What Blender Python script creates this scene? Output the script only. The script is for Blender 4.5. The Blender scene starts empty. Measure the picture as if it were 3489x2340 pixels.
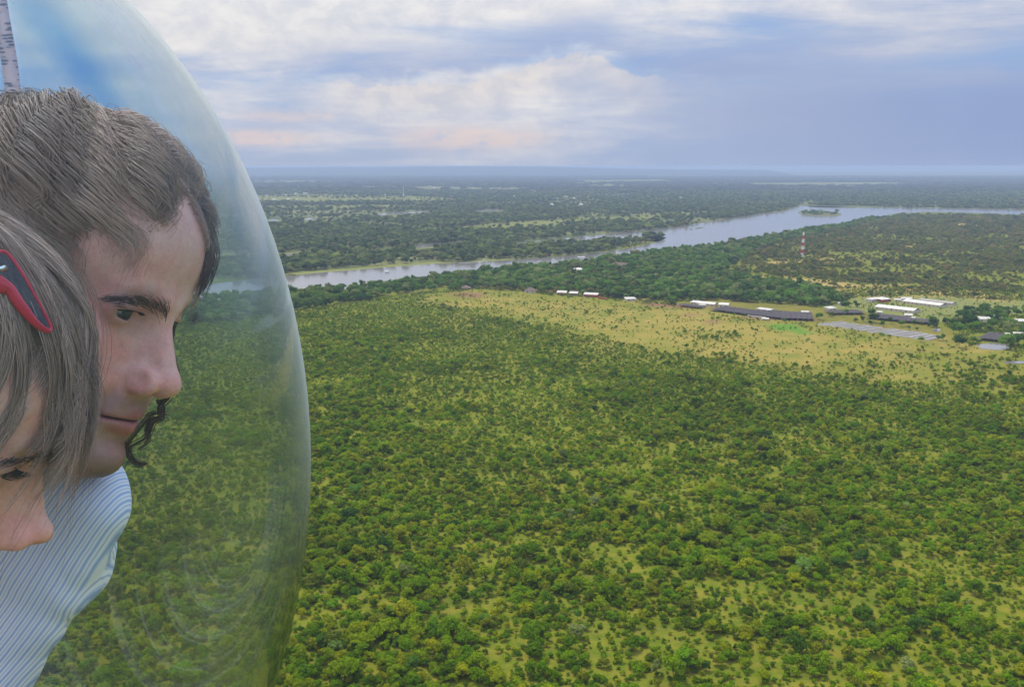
import bpy, bmesh, math, random
import numpy as np
from mathutils import Vector, Matrix, Euler

random.seed(7)
RNG = np.random.default_rng(11)
SC = bpy.context.scene
COL = SC.collection
R = math.radians

# ---------------------------------------------------------------- camera
PW, PH, FOC = 3489.0, 2340.0, 3394.0          # photograph size and focal length, in its pixels
PITCH = R(10.09)
ALT = 150.0
cam_d = bpy.data.cameras.new('camera')
cam_d.sensor_width = 36.0
cam_d.lens = 36.0 * FOC / PW
cam_d.clip_start = 0.02
cam_d.clip_end = 90000
cam = bpy.data.objects.new('camera', cam_d)
COL.objects.link(cam)
cam.location = (0, 0, ALT)
cam.rotation_euler = (R(90) - PITCH, 0, 0)
SC.camera = cam

CF = np.array((0, math.cos(PITCH), -math.sin(PITCH)))   # camera forward
CU = np.array((0, math.sin(PITCH), math.cos(PITCH)))    # camera up
CR = np.array((1.0, 0, 0))
CO = np.array((0, 0, ALT))


def at(px, py, d):
    """world point seen at photograph pixel (px, py) at depth d metres along the lens axis"""
    return CO + d * (CF + CR * ((px - PW / 2) / FOC) - CU * ((py - PH / 2) / FOC))


def G(px, py, z=0.0):
    """point of the ground (height z) seen at photograph pixel (px, py)"""
    v = CF + CR * ((px - PW / 2) / FOC) - CU * ((py - PH / 2) / FOC)
    t = (z - ALT) / v[2]
    p = CO + v * t
    return float(p[0]), float(p[1])


# ---------------------------------------------------------------- node helper
class E:
    """a shader socket with arithmetic"""
    def __init__(s, nt, sock):
        s.nt, s.k = nt, sock

    def _m(s, op, *a, clamp=False):
        n = s.nt.nodes.new('ShaderNodeMath'); n.operation = op; n.use_clamp = clamp
        for i, v in enumerate((s,) + a):
            if isinstance(v, E): s.nt.links.new(v.k, n.inputs[i])
            else: n.inputs[i].default_value = v
        return E(s.nt, n.outputs[0])
    def __add__(s, o): return s._m('ADD', o)
    __radd__ = __add__
    def __mul__(s, o): return s._m('MULTIPLY', o)
    __rmul__ = __mul__
    def __sub__(s, o): return s._m('SUBTRACT', o)
    def __rsub__(s, o): return (s * -1.0) + o
    def __truediv__(s, o): return s._m('DIVIDE', o)
    def pw(s, o): return s._m('POWER', o)
    def mx(s, o): return s._m('MAXIMUM', o)
    def mn(s, o): return s._m('MINIMUM', o)
    def ab(s): return s._m('ABSOLUTE')
    def exp(s): return s._m('EXPONENT')
    def sin(s): return s._m('SINE')
    def at2(s, o): return s._m('ARCTAN2', o)
    def asin(s): return s._m('ARCSINE')
    def clamp(s): return s._m('ADD', 0.0, clamp=True)
    def step(s, a, b):
        n = s.nt.nodes.new('ShaderNodeMapRange'); n.interpolation_type = 'SMOOTHSTEP'
        s.nt.links.new(s.k, n.inputs[0])
        for i, v in ((1, a), (2, b)):
            if isinstance(v, E): s.nt.links.new(v.k, n.inputs[i])
            else: n.inputs[i].default_value = v
        n.inputs[3].default_value = 0; n.inputs[4].default_value = 1
        return E(s.nt, n.outputs[0])
    def gauss(s, c, w):
        t = (s - c) / w
        return (t * t * -1.0).exp()


class NT:
    """a node tree being written"""
    def __init__(s, tree):
        s.t = tree; tree.nodes.clear()
    def new(s, typ, **kw):
        n = s.t.nodes.new(typ)
        for k, v in kw.items(): setattr(n, k, v)
        return n
    def e(s, sock): return E(s.t, sock)
    def link(s, a, b): s.t.links.new(a.k if isinstance(a, E) else a, b)
    def put(s, sock, v):
        if isinstance(v, E): s.t.links.new(v.k, sock)
        elif hasattr(v, 'is_output'): s.t.links.new(v, sock)
        elif isinstance(v, (tuple, list)) and len(v) == 3 and len(sock.default_value) == 4: sock.default_value = (*v, 1)
        else: sock.default_value = v
    def xyz(s, x, y, z):
        n = s.new('ShaderNodeCombineXYZ')
        for i, v in enumerate((x, y, z)): s.put(n.inputs[i], v)
        return n.outputs[0]
    def sep(s, vec):
        n = s.new('ShaderNodeSeparateXYZ'); s.link(vec, n.inputs[0])
        return [s.e(o) for o in n.outputs]
    def noise(s, vec, scale=1.0, detail=4.0, rough=0.55, dist=0.0, col=False):
        n = s.new('ShaderNodeTexNoise')
        if vec is not None: s.link(vec, n.inputs['Vector'])
        n.inputs['Scale'].default_value = scale; n.inputs['Detail'].default_value = detail
        n.inputs['Roughness'].default_value = rough; n.inputs['Distortion'].default_value = dist
        return s.e(n.outputs['Color' if col else 'Fac'])
    def mix(s, f, a, b, blend='MIX'):
        n = s.new('ShaderNodeMix', data_type='RGBA', blend_type=blend)
        s.put(n.inputs[0], f); s.put(n.inputs[6], a); s.put(n.inputs[7], b)
        return s.e(n.outputs[2])
    def attr(s, name, fac=False):
        n = s.new('ShaderNodeAttribute', attribute_name=name)
        return s.e(n.outputs['Fac' if fac else 'Color'])
    def pos(s, kind='pos'):
        if kind == 'pos': return s.new('ShaderNodeNewGeometry').outputs['Position']
        return s.new('ShaderNodeTexCoord').outputs['Object' if kind == 'obj' else 'Generated']
    def rnd(s): return s.e(s.new('ShaderNodeObjectInfo').outputs['Random'])


def lin(r, g, b):
    f = lambda c: (c / 255 / 12.92) if c <= 10.3 else ((c / 255 + 0.055) / 1.055) ** 2.4
    return (f(r), f(g), f(b))


# ---------------------------------------------------------------- sky
SUN_EL, SUN_AZ = R(62), R(-28)        # azimuth from +Y (ahead) towards +X (right)
world = bpy.data.worlds.new('World'); SC.world = world; world.use_nodes = True
w = NT(world.node_tree)
wo = w.new('ShaderNodeOutputWorld'); bg = w.new('ShaderNodeBackground')
w.link(bg.outputs[0], wo.inputs[0])
sky = w.new('ShaderNodeTexSky'); sky.sky_type = 'NISHITA'; sky.sun_disc = False
sky.sun_elevation = SUN_EL; sky.sun_rotation = SUN_AZ; sky.altitude = 900
sky.air_density = 1.0; sky.dust_density = 2.0
d = w.pos('gen')
dx, dy, dz = w.sep(d)
az = dx.at2(dy); el = dz.mx(-0.02).asin()
clear = w.mix(1.0, w.e(sky.outputs[0]), (0.1, 0.1, 0.1), 'MULTIPLY')
# a deck of stratus drawn out along the horizon, thinning upwards into broken cloud
uv = w.xyz(az * 2.2, el * 13.0, 0.3)
n1 = w.noise(uv, 1.7, 7, 0.58, 0.35)
n2 = w.noise(w.xyz(az * 5.0, el * 30.0, 4.1), 1.4, 6, 0.6, 0.2)
n3 = w.noise(w.xyz(az * 26.0, el * 40.0, 9.0), 1.0, 6, 0.62, 0.3)
nbig = w.noise(w.xyz(az * 1.0, el * 2.2, 2.0), 1.5, 3, 0.5)
blue = w.mix(0.22, lin(150, 178, 224), clear)
grey = w.mix(n2.step(0.35, 0.7), lin(170, 185, 216), lin(192, 199, 218))
base = w.mix(n1.step(0.35, 0.62), blue, grey)
# bright deck: high, more of it to the left of the view than to the right
deck = n1 * 0.75 + n2 * 0.3 + el.step(0.06, 0.18) * 0.30 - az.step(-0.02, 0.36) * 0.27 
deckm = deck.step(0.40, 0.76)
white = w.mix(n3.step(0.3, 0.7), lin(214, 216, 224), lin(240, 237, 234))
c = w.mix(deckm * 0.93, base, white)
# cumulus bank with a hard top edge
tp = 0.079 + az.gauss(0.06, 0.058) * 0.030 + az.gauss(-0.02, 0.05) * 0.003 + (n3 - 0.5) * 0.030
cum = (tp - el).step(0.0, 0.0045) * (el - tp).step(-0.052, -0.006)
cum = cum * az.step(-0.20, -0.13) * (1.0 - az.step(0.10, 0.17))
c = w.mix(cum * 0.7, c, w.mix(n3.step(0.35, 0.65), lin(205, 205, 214), lin(230, 222, 218)))
dark = (el - tp).step(0.0, 0.012) * (1.0 - (el - tp).step(0.012, 0.05)) * az.step(-0.28, -0.12) * (1.0 - az.step(0.2, 0.4))
c = w.mix(dark * 0.55, c, lin(154, 172, 212))
# low peach cloud
for ca, ce, ra, re_, k in ((-0.04, 0.027, 0.075, 0.011, .8), (-0.245, 0.026, 0.05, 0.008, .8), (-0.215, 0.047, 0.045, 0.006, .5)):
    m = az.gauss(ca, ra) * el.gauss(ce, re_) * n3.step(0.25, 0.6)
    c = w.mix((m * 1.5).mn(1.0) * k, c, lin(226, 209, 206))
# rain haze hanging under the cloud to the right
rain = az.step(0.06, 0.26) * (1.0 - el.step(0.05, 0.11)) * (0.75 + w.noise(w.xyz(az * 16.0, el * 1.5, 0.0), 1.0, 3, 0.5) * 0.5)
c = w.mix(rain.mn(1.0) * 0.9, c, w.mix(az.step(0.1, 0.5), lin(168, 181, 211), lin(146, 164, 206)))
# pale air just above the horizon
c = w.mix(((el.mx(0.0) / -0.016).exp()) * 0.5, c, w.mix(az.step(-0.1, 0.2), lin(190, 194, 208), lin(162, 180, 212)))
# the cloud deck overhead is brighter than at the horizon
br = 1.0 + el.step(0.10, 0.5) * 0.8
c = w.mix(1.0, c, w.e(w.xyz(br, br, br)), 'MULTIPLY')
w.put(bg.inputs[0], c)
bg.inputs[1].default_value = 1.0

sun_d = bpy.data.lights.new('sun', 'SUN'); sun_d.energy = 3.6; sun_d.angle = R(7); sun_d.color = (1.0, 0.92, 0.78)
sun = bpy.data.objects.new('sun', sun_d); COL.objects.link(sun)
sv = Vector((math.sin(SUN_AZ) * math.cos(SUN_EL), math.cos(SUN_AZ) * math.cos(SUN_EL), math.sin(SUN_EL)))
sun.rotation_euler = (-sv).to_track_quat('-Z', 'Y').to_euler()
sun.location = (200, 200, 400)

SC.view_settings.view_transform = 'Standard'
SC.view_settings.look = 'None'
SC.view_settings.exposure = 0.0
SC.view_settings.gamma = 1.0
SC.view_settings.use_curve_mapping = False
SC.cycles.use_denoising = True
SC.cycles.max_bounces = 6
SC.cycles.diffuse_bounces = 2
SC.cycles.glossy_bounces = 3
SC.cycles.transmission_bounces = 3
SC.cycles.transparent_max_bounces = 24
SC.cycles.volume_bounces = 0
SC.cycles.use_adaptive_sampling = True
SC.cycles.adaptive_threshold = 0.02


# ---------------------------------------------------------------- object helpers
def tag(o, label=None, cat=None, group=None, kind=None):
    if label: o['label'] = label
    if cat: o['category'] = cat
    if group: o['group'] = group
    if kind: o['kind'] = kind
    return o


def empty(name, loc=(0, 0, 0), rz=0.0):
    o = bpy.data.objects.new(name, None); COL.objects.link(o)
    o.location = loc; o.rotation_euler = (0, 0, rz); o.empty_display_size = 0.1
    return o


def mesh_obj(name, verts, faces, mat=None, parent=None, smooth=False):
    me = bpy.data.meshes.new(name)
    me.from_pydata([tuple(v) for v in verts], [], [tuple(f) for f in faces])
    if smooth: me.shade_smooth()
    o = bpy.data.objects.new(name, me); COL.objects.link(o)
    if mat: me.materials.append(mat)
    if parent: o.parent = parent
    return o


def fast_mesh(name, V, F):
    """mesh from arrays; F is (n, 3) or (n, 4)"""
    me = bpy.data.meshes.new(name)
    V = np.asarray(V, np.float32); F = np.asarray(F, np.int32)
    k = F.shape[1]
    me.vertices.add(len(V)); me.vertices.foreach_set('co', V.ravel())
    me.loops.add(F.size); me.loops.foreach_set('vertex_index', F.ravel())
    me.polygons.add(len(F)); me.polygons.foreach_set('loop_start', np.arange(0, F.size, k, dtype=np.int32))
    me.update(calc_edges=True); me.validate()
    return me


def add_col(me, name, arr):
    a = me.color_attributes.new(name, 'FLOAT_COLOR', 'POINT')
    c = np.ones((len(me.vertices), 4), np.float32); c[:, :3] = arr
    a.data.foreach_set('color', c.ravel())


def principled(name, color, rough=0.7, spec=0.3, metal=0.0, vary=0.0, scale=1.0):
    m = bpy.data.materials.new(name); m.use_nodes = True
    t = NT(m.node_tree)
    o = t.new('ShaderNodeOutputMaterial'); b = t.new('ShaderNodeBsdfPrincipled')
    t.link(b.outputs[0], o.inputs[0])
    b.inputs['Roughness'].default_value = rough; b.inputs['Specular IOR Level'].default_value = spec
    b.inputs['Metallic'].default_value = metal
    if vary:
        n = t.noise(t.pos('obj'), scale, 5, 0.6)
        f = (n - 0.5) * (2 * vary) + 1.0
        t.put(b.inputs['Base Color'], t.mix(1.0, color, t.e(t.xyz(f, f, f)), 'MULTIPLY'))
    else:
        b.inputs['Base Color'].default_value = (*color, 1)
    return m
# ---------------------------------------------------------------- landscape: maps
def Dp(pts):
    """points measured on the 2338-pixel-wide view of the photograph -> its own pixels"""
    return [(x * 1.4923, y * 1.4923) for x, y in pts]


def proj(x, y, z=0.0):
    rel_f = y * CF[1] + (z - ALT) * CF[2]
    rel_u = y * CU[1] + (z - ALT) * CU[2]
    rel_f = np.maximum(rel_f, 1e-3)
    return PW / 2 + FOC * x / rel_f, PH / 2 - FOC * rel_u / rel_f


def inpoly(px, py, poly):
    ins = np.zeros(px.shape, bool)
    n = len(poly)
    for i in range(n):
        x0, y0 = poly[i]; x1, y1 = poly[(i + 1) % n]
        if y0 == y1: continue
        c = ((y0 > py) != (y1 > py)) & (px < (x1 - x0) * (py - y0) / (y1 - y0) + x0)
        ins ^= c
    return ins


def vn(x, y, scale, seed=0, octaves=3):
    """value noise 0..1 over the ground, lattice of `scale` metres"""
    out = np.zeros(np.shape(x)); amp = 1.0; tot = 0
    for o in range(octaves):
        tab = np.random.default_rng(seed * 31 + o).random((257, 257))
        gx = np.asarray(x) / scale * 2 ** o + 91.3; gy = np.asarray(y) / scale * 2 ** o + 37.7
        ix = np.floor(gx).astype(int); iy = np.floor(gy).astype(int)
        fx = gx - ix; fy = gy - iy
        fx = fx * fx * (3 - 2 * fx); fy = fy * fy * (3 - 2 * fy)
        a = tab[ix % 257, iy % 257]; b = tab[(ix + 1) % 257, iy % 257]
        c = tab[ix % 257, (iy + 1) % 257]; d = tab[(ix + 1) % 257, (iy + 1) % 257]
        out += amp * ((a * (1 - fx) + b * fx) * (1 - fy) + (c * (1 - fx) + d * fx) * fy)
        tot += amp; amp *= 0.5
    return out / tot


RIVER = Dp([(-900, 800), (300, 705), (560, 680), (700, 668), (800, 660), (900, 650), (1000, 638), (1100, 624), (1200, 614), (1300, 604), (1400, 591),
            (1500, 578), (1600, 567), (1700, 553), (1780, 538), (1850, 525), (1930, 514), (1985, 500), (2045, 488), (2120, 484),
            (2220, 486), (2338, 491), (2520, 497), (2520, 486), (2338, 479), (2200, 476.5), (2060, 474.5), (1960, 474), (1900, 474.5), (1860, 473),
            (1830, 469.5), (1812, 474), (1795, 481), (1740, 488), (1650, 502), (1560, 516), (1520, 521), (1470, 526), (1440, 529), (1380, 535),
            (1300, 543), (1240, 549), (1160, 559), (1240, 561), (1320, 557), (1400, 550), (1450, 543), (1500, 537), (1522, 543), (1500, 553),
            (1440, 566), (1350, 579), (1250, 588), (1100, 598), (1000, 602), (900, 609), (760, 621), (660, 630), (560, 640), (300, 668), (-900, 760)])
NORTHBANK = Dp([(-900, 760), (300, 668), (560, 640), (660, 630), (760, 621), (900, 609), (1100, 598), (1350, 579), (1522, 543), (1500, 537), (1450, 543), (1160, 560), (1380, 535), (1520, 521),
                (1740, 488), (1830, 469), (2060, 474), (2600, 486), (2600, 380), (-900, 380)])
POOLS = [Dp(p) for p in (
    [(940, 563), (960, 558), (1010, 556), (1060, 552), (1055, 557), (1000, 561), (960, 566)],
    [(640, 583), (665, 580), (690, 577), (684, 582), (650, 586)],
    [(860, 489), (905, 485), (980, 482), (985, 485), (920, 488), (870, 492)],
    [(1075, 481), (1110, 479), (1150, 478), (1155, 481), (1100, 484)],
    [(1180, 556), (1240, 548), (1250, 551), (1190, 561)],
    [(600, 505), (625, 500), (640, 504), (615, 508)], [(690, 500), (720, 496), (725, 499), (700, 503)],
    [(2228, 788), (2262, 783), (2300, 786), (2308, 794), (2286, 800), (2240, 797)],
    [(2128, 752), (2146, 750), (2148, 756), (2132, 758)],
    [(2290, 826), (2330, 824), (2350, 829), (2300, 832)],
)]
CLEAR = Dp([(950, 676), (1000, 668), (1100, 662), (1200, 668), (1300, 678), (1450, 690), (1560, 700), (1700, 716), (1860, 733), (1990, 752), (2100, 770),
            (2200, 785), (2290, 800), (2360, 815), (2360, 905), (2250, 895), (2150, 885), (2000, 868), (1850, 848), (1700, 832), (1600, 815), (1500, 798), (1400, 778), (1300, 757), (1200, 735),
            (1100, 714), (1000, 694)])
YARD = Dp([(1880, 700), (1930, 682), (2010, 676), (2150, 676), (2250, 684), (2380, 690), (2380, 712), (2220, 726), (2140, 738), (2080, 728), (2000, 716)])
COMPOUND = Dp([(1540, 690), (1620, 684), (1860, 700), (1990, 705), (2120, 728), (2200, 765), (2130, 785), (1990, 758), (1860, 735), (1700, 716), (1560, 704)])
LAWN = Dp([(1752, 741), (1785, 738), (1815, 741), (1850, 750), (1856, 762), (1848, 766), (1815, 760), (1775, 752)])
REDS = [Dp(p) for p in ([(1015, 668), (1060, 667), (1096, 670), (1100, 676), (1070, 681), (1030, 677)], [(1565, 717), (1590, 715), (1600, 722), (1570, 724)],
                        [(1600, 730), (1640, 729), (1650, 737), (1605, 737)], [(2035, 796), (2080, 799), (2090, 804), (2040, 801)],
                        [(2120, 680), (2160, 681), (2165, 686), (2130, 686)], [(1455, 687), (1560, 694), (1600, 704), (1500, 700)], [(1700, 722), (1860, 728), (1860, 735), (1720, 728)])]
MEADOW = [Dp(p) for p in ([(560, 447), (760, 444), (900, 446), (1010, 451), (1060, 456), (1000, 462), (800, 460), (560, 462)],
                          [(1040, 520), (1120, 510), (1300, 500), (1500, 489), (1640, 482), (1700, 483), (1560, 494), (1350, 510), (1200, 523), (1090, 527)],
                          [(600, 470), (900, 468), (1000, 474), (800, 478), (600, 480)],
                          [(1700, 418), (2000, 416), (2130, 420), (1950, 424), (1720, 424)], [(1300, 412), (1500, 410), (1560, 415), (1350, 417)],
                          [(660, 622), (800, 612), (900, 603), (1000, 597), (1040, 598), (960, 606), (800, 620), (680, 632)], [(1060, 597), (1120, 592), (1180, 592), (1100, 599)],
                          [(1820, 470), (1835, 463), (1860, 462), (1862, 472)])]
BANKS = MEADOW[5:7]; MEADOW = MEADOW[:5] + MEADOW[7:]
SAND = [Dp(p) for p in ([(1590, 640), (1750, 628), (1900, 640), (2010, 655), (1980, 672), (1860, 668), (1720, 660), (1620, 655)],
                        [(1950, 655), (2080, 650), (2250, 668), (2338, 672), (2338, 688), (2150, 678), (2000, 676)],
                        [(2060, 562), (2090, 558), (2110, 568), (2080, 572)], [(2170, 512), (2215, 508), (2230, 514), (2190, 518)], [(1720, 602), (1880, 590), (1980, 586), (1960, 592), (1780, 606)])]
RIVERSIDE = Dp([(-900, 800), (300, 698), (660, 645), (920, 640), (1100, 612), (1300, 594), (1500, 567), (1700, 543), (1850, 516), (1930, 508), (2060, 482), (2520, 495), (2520, 500),
                (2100, 492), (2000, 510), (1900, 530), (1760, 560), (1700, 590), (1640, 628), (1880, 662), (1920, 690), (1860, 700), (1620, 684), (1540, 690),
                (1440, 684), (1300, 672), (1200, 664), (1110, 658), (1000, 664), (900, 676), (800, 690), (680, 712), (560, 730), (-900, 900)])
NOTREE = Dp([(1975, 487), (2060, 479), (2600, 484), (2600, 500), (2100, 492), (2000, 503)])
FARMTREES = Dp([(1900, 712), (1990, 720), (2080, 735), (2130, 752), (2200, 780), (2290, 800), (2360, 800), (2360, 690), (2260, 700), (2180, 722), (2150, 738), (2110, 736), (1990, 712), (1930, 702)])

# ---------------------------------------------------------------- materials of the land
def ground_material():
    m = bpy.data.materials.new('ground'); m.use_nodes = True
    t = NT(m.node_tree); o = t.new('ShaderNodeOutputMaterial'); b = t.new('ShaderNodeBsdfPrincipled'); t.link(b.outputs[0], o.inputs[0])
    b.inputs['Roughness'].default_value = 0.95; b.inputs['Specular IOR Level'].default_value = 0.02
    z = t.sep(t.attr('zone').k); z2 = t.sep(t.attr('zone2').k)
    p = t.pos()
    nA = t.noise(p, 0.035, 5, 0.6); nB = t.noise(p, 0.16, 5, 0.65); nC = t.noise(p, 0.9, 3, 0.6); nD = t.noise(p, 0.008, 4, 0.55)
    scrub = t.mix(nB.step(0.35, 0.65), (0.095, 0.135, 0.010), (0.175, 0.18, 0.018))
    scrub = t.mix((nA * 0.7 + nC * 0.3).step(0.56, 0.74), scrub, (0.235, 0.17, 0.035))
    nF = t.noise(p, 2.2, 4, 0.7)
    scrub = t.mix((nF * 0.6 + nB * 0.4).step(0.5, 0.68) * 0.75, scrub, (0.20, 0.125, 0.04))      # bare soil and dead grass between the tufts
    scrub = t.mix((nF * 0.5 + nA * 0.5).step(0.52, 0.4) * 0.6, scrub, (0.06, 0.09, 0.012))
    dry = t.mix((nB * 0.6 + nC * 0.4).step(0.38, 0.62), (0.285, 0.21, 0.055), (0.185, 0.185, 0.035))
    dry = t.mix((nA * 0.6 + nD * 0.4).step(0.45, 0.6), dry, (0.15, 0.165, 0.026))
    dry = t.mix(t.noise(p, 0.05, 6, 0.7).step(0.56, 0.72) * 0.8, dry, (0.40, 0.23, 0.08))
    c = t.mix(z[0].clamp(), scrub, dry)
    c = t.mix(z[1].clamp(), c, t.mix(nC, (0.17, 0.085, 0.05), (0.22, 0.13, 0.075)))
    c = t.mix(z[2].clamp(), c, t.mix(nB.step(.35, .65), (0.07, 0.205, 0.02), (0.11, 0.18, 0.025)))
    c = t.mix(z2[0].clamp(), c, t.mix(nB.step(.3, .7), (0.125, 0.17, 0.045), (0.2, 0.185, 0.065)))       # meadow
    c = t.mix(z2[1].clamp(), c, t.mix((nB * .6 + nC * .4).step(.4, .6), (0.42, 0.28, 0.11), (0.25, 0.22, 0.06)))    # sand
    far = t.mix((nD * 0.5 + t.noise(t.xyz(t.sep(p)[0] * 0.3, t.sep(p)[1], 0.0), 0.004, 4, .6) * 0.5).step(0.44, 0.6), (0.075, 0.1, 0.035), (0.17, 0.17, 0.07))
    c = t.mix(z2[2].clamp(), c, far)
    t.put(b.inputs['Base Color'], c)
    bp = t.new('ShaderNodeBump'); bp.inputs['Strength'].default_value = 0.6; bp.inputs['Distance'].default_value = 0.6
    t.put(bp.inputs['Height'], nC * 0.6 + nB * 0.6); t.link(bp.outputs[0], b.inputs['Normal'])
    return m


def grow(a, b, step, rate, stepmax=1e9):
    out = [a]
    while out[-1] < b:
        out.append(out[-1] + step); step = min(step * rate, stepmax)
    return out


ys = np.array([-3000, -1500, -700, -300, -100, 20, 90, 140, 180] + grow(200, 2600, 12, 1.0) + grow(2640, 45000, 26, 1.022))
xp = grow(0, 1000, 14, 1.0); xp += grow(xp[-1] + 16, 30000, 20, 1.035)
xs = np.array([-v for v in xp[:0:-1]] + xp)
XX, YY = np.meshgrid(xs, ys)
gx, gy = XX.ravel(), YY.ravel()


def soft(polys, x, y, jit, n=6, seed=3):
    """share of jittered samples that fall inside: a feathered, ragged mask"""
    r = np.random.default_rng(seed); acc = np.zeros(x.shape)
    wx = (vn(x, y, 40, 5) - .5) * jit * 2.5; wy = (vn(x, y, 40, 6) - .5) * jit * 2.5
    front = y > 60
    for k in range(n):
        ang = r.uniform(0, 6.28); rad = jit * math.sqrt(r.uniform(0, 1))
        a, b_ = proj(x + wx + rad * math.cos(ang), np.maximum(y + wy + rad * math.sin(ang), 60))
        h = np.zeros(x.shape, bool)
        for p in polys: h |= inpoly(a, b_, p)
        acc += h & front
    return acc / n


z_dry = soft([CLEAR], gx, gy, 75, 14)
z_red = soft(REDS, gx, gy, 7) * 0.9 + soft([COMPOUND], gx, gy, 14) * 0.22
z_lawn = np.maximum(soft([LAWN], gx, gy, 3), soft([YARD], gx, gy, 12) * .4)
z_mead = np.maximum(soft(MEADOW, gx, gy, 45, 8) * .8, soft([YARD], gx, gy, 10)); z_mead = np.maximum(z_mead, soft(BANKS, gx, gy, 6))
z_sand = soft(SAND, gx, gy, 25)
dist = np.hypot(gx, gy)
gpx, gpy = proj(gx, np.maximum(gy, 60))
north = inpoly(gpx, gpy, NORTHBANK) & (gy > 60)
z_far = np.where(north, np.clip((dist - 900) / 600, 0, 1), np.clip((dist - 3000) / 1500, 0, 1)) * (1 - z_mead)
gme = fast_mesh('ground', np.stack([gx, gy, np.zeros_like(gx)], 1),
                (lambda i: np.stack([i, i + 1, i + 1 + len(xs), i + len(xs)], 1))((np.arange(len(ys) - 1)[:, None] * len(xs) + np.arange(len(xs) - 1)[None, :]).ravel()))
add_col(gme, 'zone', np.stack([z_dry, z_red, z_lawn], 1)); add_col(gme, 'zone2', np.stack([z_mead, z_sand, z_far], 1))
gme.materials.append(ground_material())
ground = bpy.data.objects.new('ground', gme); COL.objects.link(ground)
tag(ground, 'flat savanna ground of grass, scrub and sandy soil reaching the horizon', kind='structure')

# water
wm = bpy.data.materials.new('water'); wm.use_nodes = True
t = NT(wm.node_tree); o_ = t.new('ShaderNodeOutputMaterial'); b_ = t.new('ShaderNodeBsdfPrincipled'); t.link(b_.outputs[0], o_.inputs[0])
b_.inputs['Base Color'].default_value = (0.17, 0.168, 0.165, 1); b_.inputs['Roughness'].default_value = 0.12; b_.inputs['IOR'].default_value = 1.33
nw = t.noise(t.xyz(*[q * k for q, k in zip(t.sep(t.pos()), (0.35, 0.12, 0.1))]), 1.0, 3, 0.6)
bp = t.new('ShaderNodeBump'); bp.inputs['Strength'].default_value = 0.12; bp.inputs['Distance'].default_value = 0.25
t.put(bp.inputs['Height'], nw); t.link(bp.outputs[0], b_.inputs['Normal'])


def densify(poly, step=26.0):
    out = []
    for i in range(len(poly)):
        a, b = poly[i], poly[(i + 1) % len(poly)]
        n = max(1, int(math.hypot(b[0] - a[0], b[1] - a[1]) / step))
        out += [(a[0] + (b[0] - a[0]) * k / n, a[1] + (b[1] - a[1]) * k / n) for k in range(n)]
    return out


def water(name, poly, z, jit, label):
    pts = [G(x, y) for x, y in densify(poly)]
    bm = bmesh.new(); vs = []
    for (x, y) in pts:
        k = jit * (float(vn(x, y, 30, 8, 3)) - .5)
        vs.append(bm.verts.new((x + k * .5, y + k, z)))
    f = bm.faces.new(vs)
    bmesh.ops.triangulate(bm, faces=[f]); bmesh.ops.recalc_face_normals(bm, faces=bm.faces[:])
    for f in bm.faces:
        if f.normal.z < 0: f.normal_flip()
    me = bpy.data.meshes.new(name); bm.to_mesh(me); bm.free(); me.materials.append(wm)
    o = bpy.data.objects.new(name, me); COL.objects.link(o)
    return tag(o, label, kind='structure')


water('river', RIVER, 0.25, 26, 'wide pale grey river winding across the plain')
for i, p in enumerate(POOLS):
    water('pond', p, 0.2, 4, 'shallow pond between the trees')

# distant ridge
hm = principled('ridge', (0.035, 0.052, 0.028), 0.95, 0.05, vary=0.4, scale=0.002)
hv, hf = [], []
prof = [(-800, 573), (200, 574), (600, 573), (900, 571.5), (1200, 569), (1500, 567), (1700, 567), (1850, 568.5), (1960, 570), (2100, 574), (2350, 577.5), (2600, 579)]
rows = ((15500, 0.0), (17500, 0.45), (20000, 1.0), (23500, 0.9), (28000, 0.0))
cols = np.linspace(-800, 2600, 90)
for yy, k in rows:
    for px in cols:
        py = np.interp(px, [a for a, _ in prof], [b for _, b in prof])
        hgt = max(0.0, ALT - 20000 * ((py - (PH / 2 - FOC * math.tan(PITCH))) / FOC)) * k
        hgt *= 0.94 + 0.1 * float(vn(px * 9.0, yy, 900, 4))
        hv.append(((px - PW / 2) / FOC * 20000 * (yy / 20000) ** .5, yy, min(hgt, 143) - (2 if k == 0 else 0)))
nC_ = len(cols)
for r in range(len(rows) - 1):
    for c_ in range(nC_ - 1):
        i = r * nC_ + c_; hf.append((i, i + 1, i + 1 + nC_, i + nC_))
ridge = mesh_obj('hills', hv, hf, hm, smooth=True)
tag(ridge, 'low blue wooded ridge along the horizon', kind='structure')

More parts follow.
